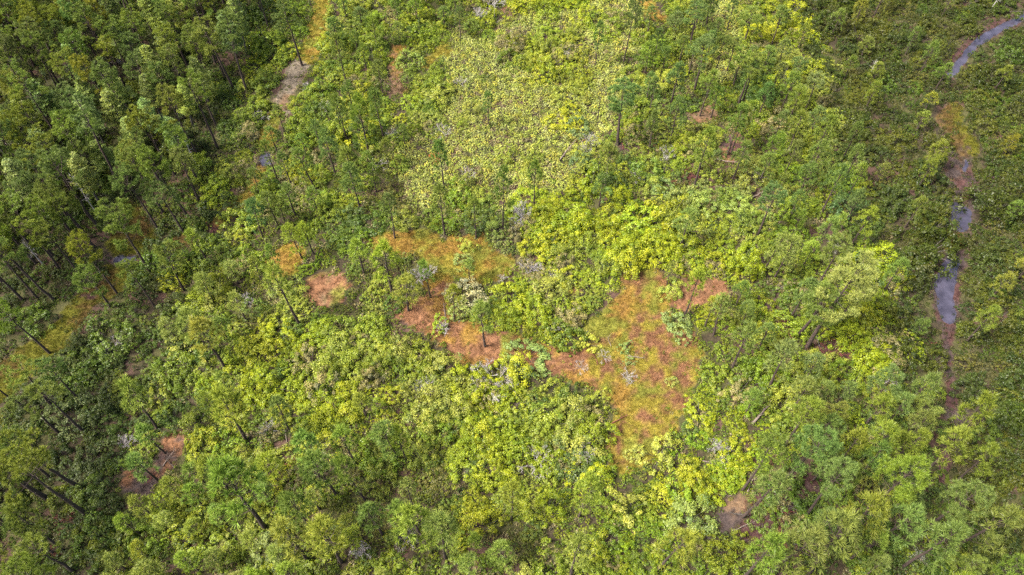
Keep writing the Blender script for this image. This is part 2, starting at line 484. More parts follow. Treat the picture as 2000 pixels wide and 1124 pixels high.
def cypress_meshes(seed, h, L):
    rs = np.random.RandomState(seed)
    tb, cb = MB(), MB()
    n = 8; zs = np.linspace(-.3, h, n)
    sw = np.cumsum(rs.normal(0, .02, (n, 2)), 0) * h * .12
    pts = np.c_[sw - sw[0], zs]
    tube(tb, pts, np.linspace(.012 * h + .05, .02, n), 7)
    z = h * .35; a = 0
    while z < h - .2:
        t = (z - h * .35) / (h * .65)
        l = L * (1 - t) ** .7 * min(1, .5 + t * 3) + .3
        for b in range(rs.randint(3, 5)):
            a += 2.4 + rs.normal(0, .3); lb = l * rs.uniform(.6, 1.15)
            el = R(5 + 25 * t + rs.normal(0, 6)); dr = np.array([math.cos(a) * math.cos(el), math.sin(a) * math.cos(el), math.sin(el)])
            p0 = np.array([np.interp(z, zs, pts[:, 0]), np.interp(z, zs, pts[:, 1]), z]); end = p0 + dr * lb
            tube(tb, [p0, end], [.03, .01], 3)
            k = int(lb * 42)
            f = rs.uniform(.25, 1.05, k)[:, None]
            side = np.cross(dr, (0, 0, 1)); side /= np.linalg.norm(side)
            wdt = (.55 * lb * (1.15 - f)) + .22
            P = p0 + dr * lb * f + side * rs.uniform(-1, 1, (k, 1)) * wdt + np.array([0, 0, 1]) * rs.normal(0, .10, (k, 1))
            leaves(cb, P, np.tile((0, 0, 1.0), (k, 1)), .15, rs, .45 + rs.normal(0, .2) + rs.normal(0, .15, k), .42)
        z += rs.uniform(.35, .6)
    return tb.mesh("cypress_trunk", [M_STEM]), cb.mesh("cypress_crown", [M_LEAF])

def shrub_mesh(seed, Rr, H, ncl, per, cr, leaf, mats, aspect=.55, lob=.28, twigs=0, low=False):
    """a mound of leaf clumps on stems, base at the origin"""
    rs = np.random.RandomState(seed)
    mb = MB()
    ph = rs.uniform(0, 6.28, 4)
    dirs = unit(np.c_[rs.normal(0, 1, (ncl, 2)), np.abs(rs.normal(.25, .75, ncl))])
    az = np.arctan2(dirs[:, 1], dirs[:, 0])
    lobes = 1 + lob * (.6 * np.sin(2 * az + ph[0]) + .5 * np.sin(3 * az + ph[1]) + .4 * np.sin(5 * az + ph[2]))
    rr = rs.uniform(.55, 1.0, ncl) ** .5 * lobes
    C = np.c_[dirs[:, 0] * Rr * rr, dirs[:, 1] * Rr * rr, np.maximum(.12, dirs[:, 2] * H * rr * rs.uniform(.85, 1.1, ncl))]
    for i in range(ncl):
        k = max(4, int(per * rs.uniform(.6, 1.3)))
        c_r = cr * rs.uniform(.45, 1.55)
        q = unit(rs.normal(0, 1, (k, 3)) + np.array([0, 0, .55]) + dirs[i] * .5)
        P = C[i] + q * c_r * rs.uniform(.45, 1.0, (k, 1)) * np.array([1, 1, .85])
        P[:, 2] = np.maximum(P[:, 2], .02)
        ct = .45 + rs.normal(0, .22)
        leaves(mb, P, q * .8 + np.array([0, 0, .5]), leaf, rs, ct + (q[:, 2] - .4) * .25 + rs.normal(0, .15, k), aspect, 0)
    ns = 4 if low else 9
    for i in rs.choice(ncl, min(ns + twigs, ncl), False):
        b = C[i] * (.12, .12, 0); m = C[i] * (.55, .55, .5)
        e = C[i] * (1.08 if twigs else 1.0)
        tube(mb, [b - (0, 0, .15), m, e], [.035 * (H / 2.5), .025 * (H / 2.5), .01], 3, 1)
    return mb.mesh("shrub", mats)

def dead_mesh(seed, Rr, H, mat_, nst=9, thick=.03):
    """leafless shrub: forking twigs"""
    rs = np.random.RandomState(seed)
    mb = MB()
    def grow(p, d_, l, r, lev):
        d_ = unit(d_); m = p + d_ * l * .5 + rs.normal(0, .05 * l, 3); e = p + d_ * l
        tube(mb, [p, m, e], [r, r * .8, r * .55], 3)
        if lev:
            for _ in range(3 if lev > 1 else 4):
                grow(m + (e - m) * rs.uniform(.2, 1), d_ + rs.normal(0, .45, 3), l * rs.uniform(.5, .75), max(.009, r * .55), lev - 1)
    for i in range(nst):
        a = rs.uniform(0, 6.28); o = rs.uniform(.1, 1)
        dd = np.array([math.cos(a) * Rr * o, math.sin(a) * Rr * o, H * (1.05 - .5 * o)])
        grow(np.array([dd[0] * .15, dd[1] * .15, -.1]), dd, np.linalg.norm(dd) * .55, thick, 3)
    return mb.mesh("dead_wood", [mat_])

def snag_meshes(seed, h, mat_):
    rs = np.random.RandomState(seed); mb = MB()
    n = 7; zs = np.linspace(-.2, h, n); sw = np.cumsum(rs.normal(0, .03, (n, 2)), 0) * h * .12
    pts = np.c_[sw - sw[0], zs]; tube(mb, pts, np.linspace(.012 * h + .03, .02, n), 6)
    a = 0
    for i in range(16):
        z = h * rs.uniform(.4, .98); a += 2.4; l = rs.uniform(.3, .16 * h) * (1.15 - z / h) + .25
        p = np.array([np.interp(z, zs, pts[:, 0]), np.interp(z, zs, pts[:, 1]), z])
        e = p + np.array([math.cos(a) * l, math.sin(a) * l, rs.uniform(0, .4) * l]); tube(mb, [p, e], [.035, .012], 3)
        for _ in range(3):
            tube(mb, [(p + e) / 2, e + rs.normal(0, .25, 3)], [.014, .008], 3)
    return mb.mesh("snag", [mat_])

def log_mesh(seed, L, r, mat_):
    rs = np.random.RandomState(seed); mb = MB(); n = 8
    xs = np.linspace(0, L, n)
    pts = np.c_[xs, np.cumsum(rs.normal(0, .06, n)), r * .7 + np.linspace(0, .25, n)]
    tube(mb, pts, np.linspace(r, r * .35, n), 8)
    mb.add(np.array([[0, 0, r * .7]] + [pts[0] + np.array([0, math.cos(k * .785) * r, math.sin(k * .785) * r]) for k in range(8)]), [(0, k + 1, (k + 1) % 8 + 1) for k in range(8)])
    for i in range(8):
        x = L * rs.uniform(.3, 1); p = np.array([x, np.interp(x, xs, pts[:, 1]), np.interp(x, xs, pts[:, 2])])
        l = rs.uniform(.4, 1.3); a = rs.uniform(-1.3, 1.3)
        e = p + np.array([l * .6, math.sin(a) * l, abs(math.cos(a)) * l * .6]); tube(mb, [p, e], [r * .3, .012], 4)
    return mb.mesh("log", [mat_])

# ------------------------------------------------------------------ ground
def axis(a, b, step, far):
    core = np.arange(a, b + step / 2, step)
    out = []; x = b; s = step
    while x < far:
        s *= 1.5; x += s; out.append(x)
    out2 = []; x = a; s = step
    while x > -far:
        s *= 1.5; x -= s; out2.append(x)
    return np.array(out2[::-1] + list(core) + out)
xs_ = axis(-150, 150, .55, 2500); ys_ = axis(10, 190, .55, 2600)
GX, GY = np.meshgrid(xs_, ys_)
GU, GV = px(GX, GY)
front = (GY * cp + CAM_H * sp) > 5
GU = np.where(front, GU, -9999); GV = np.where(front, GV, -9999)
soil, gi = ground_col(GU, GV, GX, GY)
WET = in_water(GU, GV)
Z = gz(GX, GY)
Z[WET] = -.35
# soften the banks
for _ in range(2):
    Zs = Z.copy()
    Zs[1:-1, 1:-1] = (Z[1:-1, 1:-1] * 2 + Z[:-2, 1:-1] + Z[2:, 1:-1] + Z[1:-1, :-2] + Z[1:-1, 2:]) / 6
    Z = Zs
soil[WET] = (.08, .07, .07)
ny, nx = GX.shape
me = bpy.data.meshes.new("ground")
V = np.stack([GX, GY, Z], -1).reshape(-1, 3)
me.vertices.add(len(V)); me.vertices.foreach_set("co", V.ravel())
I = np.arange(ny * nx).reshape(ny, nx)
F = np.stack([I[:-1, :-1], I[:-1, 1:], I[1:, 1:], I[1:, :-1]], -1).reshape(-1, 4).astype(np.int32)
me.loops.add(F.size); me.loops.foreach_set("vertex_index", F.ravel())
me.polygons.add(len(F)); me.polygons.foreach_set("loop_start", np.arange(0, F.size, 4, dtype=np.int32))
ca = me.color_attributes.new("soil", 'FLOAT_COLOR', 'POINT')
ca.data.foreach_set("color", np.c_[soil.reshape(-1, 3), np.ones(len(V))].astype(np.float32).ravel())
me.materials.append(M_GROUND)
me.update(calc_edges=True)
me.polygons.foreach_set("use_smooth", np.ones(len(F), bool))
go = bpy.data.objects.new("ground", me); COL.objects.link(go)
go["kind"] = "structure"; go["label"] = "open sandy and grassy woodland floor seen from above"

def zat(x, y):
    i = np.clip(np.searchsorted(ys_, y) - 1, 0, ny - 2); j = np.clip(np.searchsorted(xs_, x) - 1, 0, nx - 2)
    fy = (y - ys_[i]) / (ys_[i + 1] - ys_[i]); fx = (x - xs_[j]) / (xs_[j + 1] - xs_[j])
    return (Z[i, j] * (1 - fx) + Z[i, j + 1] * fx) * (1 - fy) + (Z[i + 1, j] * (1 - fx) + Z[i + 1, j + 1] * fx) * fy

WL = {"stream_water": "pale glinting stream water in its bed at the right", "upper_pool_water": "bright open pool in the stream bed at the right",
      "long_pool_water": "long still violet grey pool in the stream bed", "track_pool_water": "small dark pool beside the grassy track",
      "forest_pool_water": "dark pool under the pines on the left"}
wb = {}
for nm, poly in WATER:
    wb.setdefault(nm, []).append(poly)
for nm, polys in wb.items():
    mb = MB()
    for poly in polys:
        gp = np.array([g(*p) for p in poly]); c = gp.mean(0)
        big = c + (gp - c) * 1.0 + unit(gp - c) * 1.6
        k = len(big)
        if len(poly) == 12 and nm == "stream_water":      # strip: quads
            h_ = k // 2
            A, B = gp[:h_], gp[h_:][::-1]
            cc = (A + B) / 2; A = A + unit(A - cc) * 1.4; B = B + unit(B - cc) * 1.4
            VV = np.r_[np.c_[A, np.full(h_, -.02)], np.c_[B, np.full(h_, -.02)]]
            mb.add(VV, [(i, i + 1, h_ + i + 1, h_ + i) for i in range(h_ - 1)])
        else:
            VV = np.r_[[[c[0], c[1], -.02]], np.c_[big, np.full(k, -.02)]]
            mb.add(VV, [(0, i + 1, (i + 1) % k + 1) for i in range(k)])
    o = bpy.data.objects.new(nm, mb.mesh(nm, [M_WATER])); COL.objects.link(o)
    o["kind"] = "structure"; o["label"] = WL[nm]

# ------------------------------------------------------------------ what grows where (control points in photo pixels)
ZONES = {
 'lf': [(1000,200),(950,290),(900,350),(1050,250),(1000,380),(880,210),(1150,60),(1390,110),(1430,60),(1190,160),(830,330),(980,130),(1050,320),(900,280),(960,340),(1100,50),(1040,60),(1170,110),(930,130),(1000,160),(1070,200),(1130,210),(830,390),(1200,100),(1230,60),(1400,140),(1450,110),(1190,190),(940,80),(860,290),(1110,280)],
 'mo': [(1080,110),(1050,140),(1130,140),(1025,95),(1100,90)],
 'mg': [(700,60),(760,60),(850,40),(660,110),(700,150),(760,150),(820,80),(640,170),(900,20),(930,60),(600,240),(640,220),(700,240),(560,270),(650,300),(820,240),(840,180),(560,20),(520,120),(520,180),(500,240),
        (1250,130),(1300,60),(1350,120),(1400,170),(1500,150),(1500,30),(1250,250),(1300,280),(1400,260),(1550,300),(1500,260),(1240,340),(1320,320),(600,350),(650,380),(700,350),(880,420),(600,430),(560,400),(680,490),(680,640),
        (500,420),(470,440),(480,520),(440,560),(420,620),(600,840),(780,700),(830,720),(400,700),(380,660),(350,760),(1400,720),(1440,680),(1450,620),(1250,980),(1350,1080),(1150,1060),(1100,1100),
        (400,1000),(500,1080),(650,1080),(800,1090),(900,1080),(300,1050),(450,930),(350,980),(560,960),(420,870),(500,870),(1600,700),(1650,740),(1700,780),(1620,850),(1500,720),(1480,780),(1620,400),(1560,440),(1600,480),(1150,960)],
 'dg': [(660,450),(700,460),(430,500),(380,800),(1760,850),(1660,800),(1700,1050),(1650,450),(1360,210),(1650,930),(1450,180)],
 'ya': [(1100,15),(1000,10),(1490,80),(1150,400),(1020,410),(1090,430),(1200,450),(1300,470),(1380,500),(1060,470),(1200,500),(1050,560),(1020,620),(1100,620),(980,590),(560,650),(600,680),(500,700),(450,760),(520,780),(580,780),
        (720,790),(660,800),(930,850),(900,900),(950,930),(1000,900),(960,980),(960,790),(1100,960),(1380,630),(1350,960),(1200,960),(1700,690),(1700,620),(1680,520),(1330,270),(1560,60)],
 'pa': [(1560,200),(1600,250),(1350,450),(1100,540),(1170,520),(1150,590),(650,720),(700,740),(750,680),(1000,840),(900,760),(1100,780),(1150,830),(1080,850),(1050,950),(1540,120)],
 'gy': [(1540,200),(1600,300),(1250,200),(1380,60),(1560,60),(1300,200),(1400,400),(1440,430),(1440,380),(1010,440),(970,450)],
 'vn': [(1240,430),(640,510),(1400,800),(1360,850),(1450,840),(1400,880),(1370,760),(1300,1000),(1280,1080),(1220,1050),(620,500)],
 'ls': [(1280,300),(1420,330),(1400,240),(1330,250),(1240,290),(1470,330),(1350,300),(760,400),(800,430),(740,540),(760,590),(690,600),(500,600),(800,830),(830,880),(780,930),(700,960),(620,900),(850,950),(870,850),(1000,1060),(1340,340),(1270,380),(560,610),(820,640),(1340,990),(700,1040)],
}
ZN = list(ZONES)
ZP = np.array([p for k in ZN for p in ZONES[k]], float); ZI = np.array([i for i, k in enumerate(ZN) for _ in ZONES[k]])
def zone(U, V, X, Y):
    U = np.asarray(U, float) + (vnoise(X, Y, 2.5) - .5) * 50; V = np.asarray(V, float) + (vnoise(X + 40, Y, 2.5) - .5) * 40
    out = np.empty(len(U), int)
    for s in range(0, len(U), 4000):
        d2 = (U[s:s + 4000, None] - ZP[None, :, 0]) ** 2 + ((V[s:s + 4000, None] - ZP[None, :, 1]) * 1.3) ** 2
        out[s:s + 4000] = ZI[d2.argmin(1)]
    names = np.array(ZN, dtype=object)[out]
    r_ = np.random.RandomState(len(U) % 1000); alt = r_.rand(len(U)); pk = r_.randint(0, 100, len(U))
    for k, al in ALT.items():
        m = (names == k) & (alt < {'lf': .07, 'ya': .32, 'vn': .3}.get(k, .42))
        names[m] = np.array(al, dtype=object)[pk[m] % len(al)]
    w_ = (vnoise(X + 20, Y, 5) - .5) * 60 + (alt - .5) * 50
    names[U < LL(V) + w_] = 'lo'
    names[U > LR(V) + w_] = 'ro'
    m = (names == 'ro') & (r_.rand(len(U)) < .4); names[m] = np.array(('rg', 'rd', 'rp'), dtype=object)[pk[m] % 3]
    m = (names == 'lo') & (r_.rand(len(U)) < .35); names[m] = np.array(('rg', 'rd'), dtype=object)[pk[m] % 2]
    return names
ALT = {'ya': ('mg', 'pa', 'vn', 'ls', 'mo'), 'pa': ('ya', 'mg', 'gy', 'ls'), 'mg': ('dg', 'dg', 'ls', 'gy', 'pa', 'ya'), 'dg': ('mg', 'ls'), 'vn': ('mg', 'ya', 'dg'), 'gy': ('mg', 'pa', 'dg'), 'ls': ('mg', 'pa', 'dg'), 'lf': ('ls', 'mg', 'pa'), 'mo': ('mg', 'ya')}
PAL = {
 'lf': [(.25, .265, .075), (.28, .29, .11), (.23, .25, .06), (.27, .28, .13), (.20, .23, .06), (.30, .28, .07)],
 'mo': [(.22, .25, .045), (.19, .22, .05), (.24, .25, .05)],
 'mg': [(.115, .185, .028), (.14, .20, .035), (.16, .22, .04), (.10, .15, .035), (.17, .21, .03)],
 'dg': [(.055, .10, .022), (.08, .13, .03), (.07, .11, .045)],
 'ya': [(.27, .29, .022), (.24, .28, .025), (.30, .30, .03), (.19, .24, .025)],
 'pa': [(.27, .29, .07), (.24, .27, .07), (.22, .26, .05), (.27, .28, .10)],
 'gy': [(.20, .26, .10), (.19, .22, .11), (.16, .21, .06)],
 'vn': [(.15, .26, .02), (.18, .28, .022), (.13, .22, .02), (.21, .27, .02)],
 'ls': [(.17, .19, .05), (.14, .17, .045), (.20, .21, .06), (.16, .15, .07), (.12, .15, .03)],
 'lo': [(.040, .075, .014), (.055, .09, .016), (.07, .095, .014), (.05, .07, .03)],  # lo, ro, rg, rd, rp: outer dimming painted into the leaf colours
 'rg': [(.085, .14, .022), (.10, .15, .03), (.12, .15, .03)],
 'rd': [(.035, .055, .015), (.045, .065, .02)],
 'rp': [(.13, .13, .04), (.10, .10, .05)],
 'ro': [(.075, .092, .018), (.055, .085, .015), (.09, .105, .02), (.065, .075, .026), (.05, .07, .014)],
}
for k_ in PAL:
    f_ = {'lo': (1.2, 1.12, .75), 'ro': (.72, .71, .52), 'rg': (.68, .70, .55), 'rd': (1, 1, .8), 'rp': (.7, .7, .6), 'lf': (1.16, 1.22, 1.15), 'mg': (.95, .92, .55), 'dg': (1.1, 1.05, .8), 'ya': (.74, .82, .6), 'vn': (.85, .82, .5), 'pa': (.70, .76, .5)}.get(k_, (.82, .86, .58))
    PAL[k_] = [tuple(a * b for a, b in zip(c_, f_)) for c_ in PAL[k_]]
WORD = {'mo': 'olive', 'mg': 'mid green', 'dg': 'dark green', 'ya': 'yellow green', 'pa': 'pale yellowish', 'gy': 'sage green', 'vn': 'lime green', 'ls': 'dull olive', 'lf': 'pale', 'lo': 'deep green', 'ro': 'brownish green', 'rg': 'fresh green', 'rd': 'dark', 'rp': 'tan'}

def scatter(step, seed, m=60, mtop=40, mbot=110):
    rs = np.random.RandomState(seed)
    x0 = g(-m, -mtop)[0]; x1 = g(2000 + m, -mtop)[0]; y0 = g(1000, 1124 + mbot)[1]; y1 = g(1000, -mtop)[1]
    X, Y = np.meshgrid(np.arange(x0, x1, step), np.arange(y0, y1, step * .87))
    X = X + (np.arange(X.shape[0]) % 2)[:, None] * step / 2
    X = (X + rs.uniform(-.38, .38, X.shape) * step).ravel(); Y = (Y + rs.uniform(-.38, .38, Y.shape) * step).ravel()
    U, V = px(X, Y)
    k = (U > -m) & (U < 2000 + m) & (V > -mtop) & (V < 1124 + mbot)
    return X[k], Y[k], U[k], V[k], rs

# ------------------------------------------------------------------ things: records first, labels written at the end
THINGS = []       # (root object, kind word for label, colour word, size value, category, group, u, v, fixed label)
def link(name, data, parent=None):
    o = bpy.data.objects.new(name, data); COL.objects.link(o)
    if parent: o.parent = parent
    return o
def reg(o, noun, colw, size, cat, group, u, v, fixed=None):
    THINGS.append([o, noun, colw, size, cat, group, u, v, fixed])

rnd = random.Random(11)
# ---- pines
PV = {'young': [], 'round': [], 'flat': []}
for i in range(7): PV['young'].append((8.0,) + pine_meshes(100 + i, 8.0, .60 + .05 * (i % 3), 1.45 + .17 * (i % 3), 'young'))
for i in range(5): PV['round'].append((14.0,) + pine_meshes(200 + i, 14.0, .42 + .03 * (i % 3), 2.15 + .2 * (i % 3), 'round'))
for i in range(4): PV['flat'].append((17.0,) + pine_meshes(300 + i, 17.0, .30 + .03 * (i % 2), 2.35 + .2 * (i % 3), 'flat'))
CY = [(14.0,) + cypress_meshes(400 + i, 14.0, 2.3 + .2 * i) for i in range(3)]
PCOL_IN = [(.16, .215, .045), (.19, .24, .04), (.14, .20, .05), (.175, .22, .06), (.21, .245, .04)]
PCOL_OUT = [(.085, .11, .024), (.072, .10, .024), (.10, .115, .022), (.066, .095, .03)]  # needle colours for outer pines, dimming painted in
CCOL = [(.16, .21, .06), (.18, .225, .065), (.145, .195, .07)]
PCOL_IN = [(a * 1.04, b * 1.05, c * 1.05) for a, b, c in PCOL_IN]
PCOL_OUT = [(a * 1.6, b * 1.58, c * 1.4) for a, b, c in PCOL_OUT]
TREES = []        # x, y, r for keeping others away
PINES = []
def add_pine(x, y, h, style, col, wide=1.0, kind='pine', word=None, fixed=None):
    u, v = px(x, y)
    if kind == 'pine' and LL(v) < u < LR(v) and v < 480:        # deeper green stand at the far end
        col = tuple(q * f for q, f in zip(col, (.62, .68, .85)))
    if kind == 'pine' and u > 1400 and v > 560 and u < LR(v): col = tuple(q * f for q, f in zip(col, (.74, .76, .85)))
    j = [q * f for q, f in zip(col, (rnd.uniform(.88, 1.1), rnd.uniform(.9, 1.08), rnd.uniform(.8, 1.2)))]
    SPEC.append((x, y, h, style, j, wide * rnd.uniform(.88, 1.12), kind, word, fixed, rnd.randrange(1000), rnd.uniform(0, 6.28), u, v))
    TREES.append((x, y))
SPEC = []
def build_pine(x, y, h, style, j, wide, kind, word, fixed, pick, rz, u, v):
    lst = PV[style] if kind == 'pine' else CY
    h0, tm, cm = lst[pick % len(lst)]
    s = h / h0
    r = link('pine_tree' if kind == 'pine' else 'cypress_tree', None)
    r.empty_display_size = .5
    z = float(zat(x, y))
    r.location = (x, y, z - .05)
    ws = (.75 + .25 * s) * wide
    r.scale = (ws, ws, s)
    r.rotation_euler = (rnd.gauss(0, .035), rnd.gauss(0, .035), rz)
    t = link('trunk', tm, r); c = link('crown', cm, r)
    c.color = (*j, 1)
    out = u < LL(v) or u > LR(v)
    word = word or ('olive' if out else 'bright green') if kind == 'pine' else 'pale feathery'
    PINES.append(r) if kind == 'pine' else None
    reg(r, 'pine' if kind == 'pine' else 'cypress', word, h, 'pine' if kind == 'pine' else 'cypress', ('pines of the woodland' if kind == 'pine' else 'feathery cypresses of the left forest'), u, v, fixed)
    return r

HAND = [  # base pixel, top v, style, width factor
 (182,160,72,'flat',1),(410,166,62,'round',1.05),(440,155,80,'round',1),(425,290,150,'flat',1.15),(482,180,55,'round',1),(243,373,190,'flat',1.1),(152,375,262,'flat',1),(180,345,243,'flat',1),
 (280,100,42,'round',1),(77,77,12,'round',1),(173,47,-25,'flat',1),(200,372,290,'round',1),(193,445,318,'flat',1.1),(298,538,412,'round',1.05),(108,588,475,'flat',1),(110,510,402,'flat',1.15),(67,485,398,'flat',1.1),
 (230,575,470,'round',.9),(302,600,520,'round',.9),(360,568,478,'round',.95),(360,455,368,'round',1.15),(97,690,605,'round',1.1),(217,602,528,'round',1),(407,512,455,'young',.9),(170,1006,862,'flat',1.2),(90,972,872,'flat',1.2),(157,951,858,'flat',1.1),
 (310,940,890,'young',.9),(307,837,765,'young',1.1),(322,885,835,'young',.8),(480,860,775,'young',1.2),(122,1075,1008,'young',1.1),(105,1080,1030,'young',1),(50,1045,960,'round',1),(20,1035,960,'round',1.1),(20,870,790,'round',1),
 (590,128,12,'round',.85),(678,167,82,'young',.8),(693,227,168,'young',.85),(680,280,198,'young',.95),(725,320,205,'young',1.0),(750,270,186,'young',.85),(748,187,128,'young',.95),(738,97,42,'young',.8),(778,52,0,'young',.7),(807,20,-45,'young',.8),
 (900,75,22,'young',.7),(955,247,188,'young',.7),(870,385,292,'young',.9),(869,460,370,'young',1.0),(655,340,266,'young',.9),(760,330,280,'young',.8),(792,287,250,'young',.7),(615,370,300,'young',.9),(692,375,300,'young',1.05),(525,55,-25,'round',.9),(515,40,-40,'round',.9),
 (703,408,330,'young',.95),(771,465,388,'young',.9),(982,442,340,'young',.72),(930,465,400,'young',.75),(765,572,485,'young',1.15),(711,535,475,'young',.95),(798,608,550,'young',1),(841,582,520,'young',.7),(887,628,562,'young',.8),(947,677,598,'young',.95),
 (586,635,540,'young',1.1),(550,544,490,'young',.75),(590,505,445,'young',.85),(613,496,440,'young',.95),(543,441,385,'young',.95),(513,463,400,'young',.9),(918,548,515,'young',.75),(578,422,368,'young',.85),(622,420,375,'young',1),(560,440,392,'young',.9),
 (1218,123,12,'round',.62),(1162,135,55,'young',.6),(1207,283,183,'round',1.15),(1355,178,82,'round',.85),(1393,158,85,'round',.8),(1347,97,18,'round',1.0),(1367,227,150,'young',.75),(1388,230,178,'young',.7),(1443,203,118,'round',1.0),(1450,200,125,'young',.9),
 (1480,232,172,'young',.85),(1310,272,198,'young',.75),(1268,293,225,'young',.9),(1420,303,213,'young',.9),(1428,300,222,'young',.95),(1355,368,272,'young',.95),(1180,372,298,'young',1),(1430,353,288,'young',.85),(1263,197,150,'young',.7),(1480,367,310,'young',.8),(1316,60,20,'young',.7),
 (1043,405,325,'young',.75),(1477,463,380,'round',.85),(1487,535,460,'young',.85),(1302,557,520,'young',.55),(1337,618,538,'young',.75),(1393,656,590,'young',.95),(1437,597,558,'young',.85),(1170,405,350,'young',.8),(1330,483,418,'young',.9),(1376,638,590,'young',.8),
 (1580,327,243,'young',.95),(1558,100,55,'young',.8),(1797,142,88,'young',.8),(1540,237,180,'young',1),(1953,310,268,'young',.7),(1590,568,482,'round',.95),(1512,543,470,'young',.95),(1600,423,338,'young',.95),(1723,572,515,'young',.85),(1887,668,605,'young',1),
 (1637,632,560,'round',1.1),(1575,680,545,'round',1.3),(1560,655,570,'round',1.05),(1545,620,548,'young',1),(1530,873,800,'young',1.1),(1532,937,852,'round',.95),(1543,810,752,'young',1),(1840,870,790,'young',1.1),(1795,937,862,'young',1.15),(1862,945,880,'young',1),
 (1697,1002,925,'round',.95),(1680,900,835,'young',1.15),(1633,1052,985,'young',1.15),(1697,1070,1010,'young',1.1),(1574,1010,930,'round',.9),(1130,1010,938,'young',.8),(1450,957,872,'round',.9),(1450,1010,930,'young',1.1),(1113,1128,1070,'young',.95),(1285,1112,1050,'young',.95),
 (713,977,912,'young',.85),(660,970,898,'young',1.05),(517,1032,925,'young',1.2),(777,897,832,'young',.95),(694,907,850,'young',.95),(794,900,848,'young',.75),(808,993,948,'young',.75),(747,1044,985,'young',.95),(803,1052,993,'young',.95),(615,1042,975,'young',.9),
 (667,1098,1022,'young',1.1),(998,1016,962,'young',.7),(625,936,868,'young',.95),(600,1095,1030,'young',1.2),(572,857,800,'young',.9),(715,812,770,'young',.85),(840,1080,1000,'young',1.15),(870,1090,1020,'young',1.1),(450,960,900,'young',1),(440,720,640,'young',1.1),(410,690,615,'young',1),
 (1500,760,690,'young',1.1),(1560,760,700,'young',1),(1430,720,655,'young',1),(1760,800,740,'young',1.1),(1690,830,780,'young',1),(1740,900,850,'young',1),(1800,1040,970,'round',1),(1850,1075,1000,'young',1.2),(1760,1110,1040,'young',1.1),(1580,1120,1040,'young',1.2),(1500,1120,1050,'young',1.1),(1450,1130,1060,'young',1.1),
]
for u, v, vt, st, wd in HAND:
    x, y = g(u, v, .2)
    h = height_for(x, y, vt)
    out = u < LL(v) or u > LR(v)
    col = rnd.choice(PCOL_OUT if out else PCOL_IN)
    if (u, v) == (1575, 680) or (u, v) == (1637, 632): col = (.30, .32, .09)
    h = min(h, 21)
    add_pine(x, y, h * (1 if out else 1.06), st, col, wd * (1.0 if out else 1.14))

FILL = [  # polygon, spacing, style mix, height range, share of cypress
 ([(-60,-40),(500,-40),(505,20),(455,210),(400,400),(330,470),(225,390),(200,470),(150,560),(60,620),(-60,660)], 4.1, ('flat','round','round'), (11, 17), .30),
 ([(-60,800),(60,780),(150,760),(230,830),(220,930),(190,1060),(160,1180),(-60,1180)], 4.4, ('round','young','flat'), (8, 14), 0),
 ([(400,540),(340,640),(330,720),(470,660),(520,560),(500,470)], 4.8, ('young',), (5, 8.5), 0),
 ([(255,1000),(330,990),(480,900),(560,940),(700,1010),(900,1040),(1000,1090),(1000,1220),(200,1220)], 3.7, ('young',), (4.5, 8.5), 0),
 ([(1540,790),(1740,760),(1830,960),(1900,1220),(1420,1220),(1600,1000),(1500,850)], 3.9, ('young','young','round'), (6.5, 11), 0),
 ([(1500,330),(1640,300),(1690,480),(1560,560),(1520,440)], 4.4, ('young',), (6, 10), 0),
 ([(1230,30),(1540,60),(1590,260),(1500,350),(1250,220)], 5.2, ('young','young','round'), (5.5, 9.5), 0),
 ([(530,230),(690,200),(740,380),(640,440),(450,460)], 5.0, ('young',), (5, 9), 0),
 ([(1900,880),(2060,1000),(2060,1200),(1920,1180)], 7, ('young',), (6, 10), 0),
 ([(1590,-30),(1850,-30),(1860,120),(1830,330),(1800,700),(1780,740),(1640,260)], 8.5, ('young',), (4.5, 8), 0),
 ([(1930,140),(2060,60),(2060,900),(1900,860),(1900,500),(1930,400)], 9.5, ('young',), (4, 7.5), 0),
 ([(640,-30),(900,-30),(900,60),(760,130),(660,170)], 6.5, ('young',), (4.5, 8), 0),
 ([(330,820),(480,600),(500,640),(430,880),(340,850)], 5.5, ('young',), (4.5, 8), 0),
 ([(1380,600),(1500,560),(1560,760),(1480,860),(1380,700)], 6, ('young',), (5, 8.5), 0),
]
ncy = 0
for fi, (poly, stp, sty, (h0, h1), cyp) in enumerate(FILL):
    X, Y, U, V_, rs = scatter(stp, 40 + fi)
    pt_ = patch_index(U, V_, X, Y)
    ok = inside(poly, U, V_) & ((pt_ < 0) | SOFT[pt_]) & ~in_water(U, V_)
    for x, y, u, v in zip(X[ok], Y[ok], U[ok], V_[ok]):
        if any(TRK[patch_index(*[np.array([q]) for q in (*px(x, y + dy), x, y + dy)])[0]] for dy in (1.5, 3.2, 5)) and rs.rand() < .85: continue
        if min((x - a) ** 2 + (y - b) ** 2 for a, b in TREES) < (stp * .62) ** 2: continue
        out = u < LL(v) or u > LR(v)
        if rs.rand() < cyp and v < 420:
            add_pine(x, y, rs.uniform(9, 14), 'round', CCOL[rs.randint(3)], 1.1, 'cypress'); ncy += 1
        else:
            st = sty[rs.randint(len(sty))]
            add_pine(x, y, rs.uniform(h0, h1), st, (PCOL_OUT if out else PCOL_IN)[rs.randint(4)], 1.0)
def big(sc_):
    u, v = sc_[11], sc_[12]
    vt = px(sc_[0], sc_[1], sc_[2])
    return (sc_[2] if (-10 < u < 2010 and -10 < v < 1134) or (0 < vt[0] < 2000 and 0 < vt[1] < 1110) else sc_[2] * .1) / math.hypot(sc_[0], sc_[1], CAM_H - sc_[2] * .7)
SPEC.sort(key=lambda q: -big(q))
np_ = 0; REST_P = []
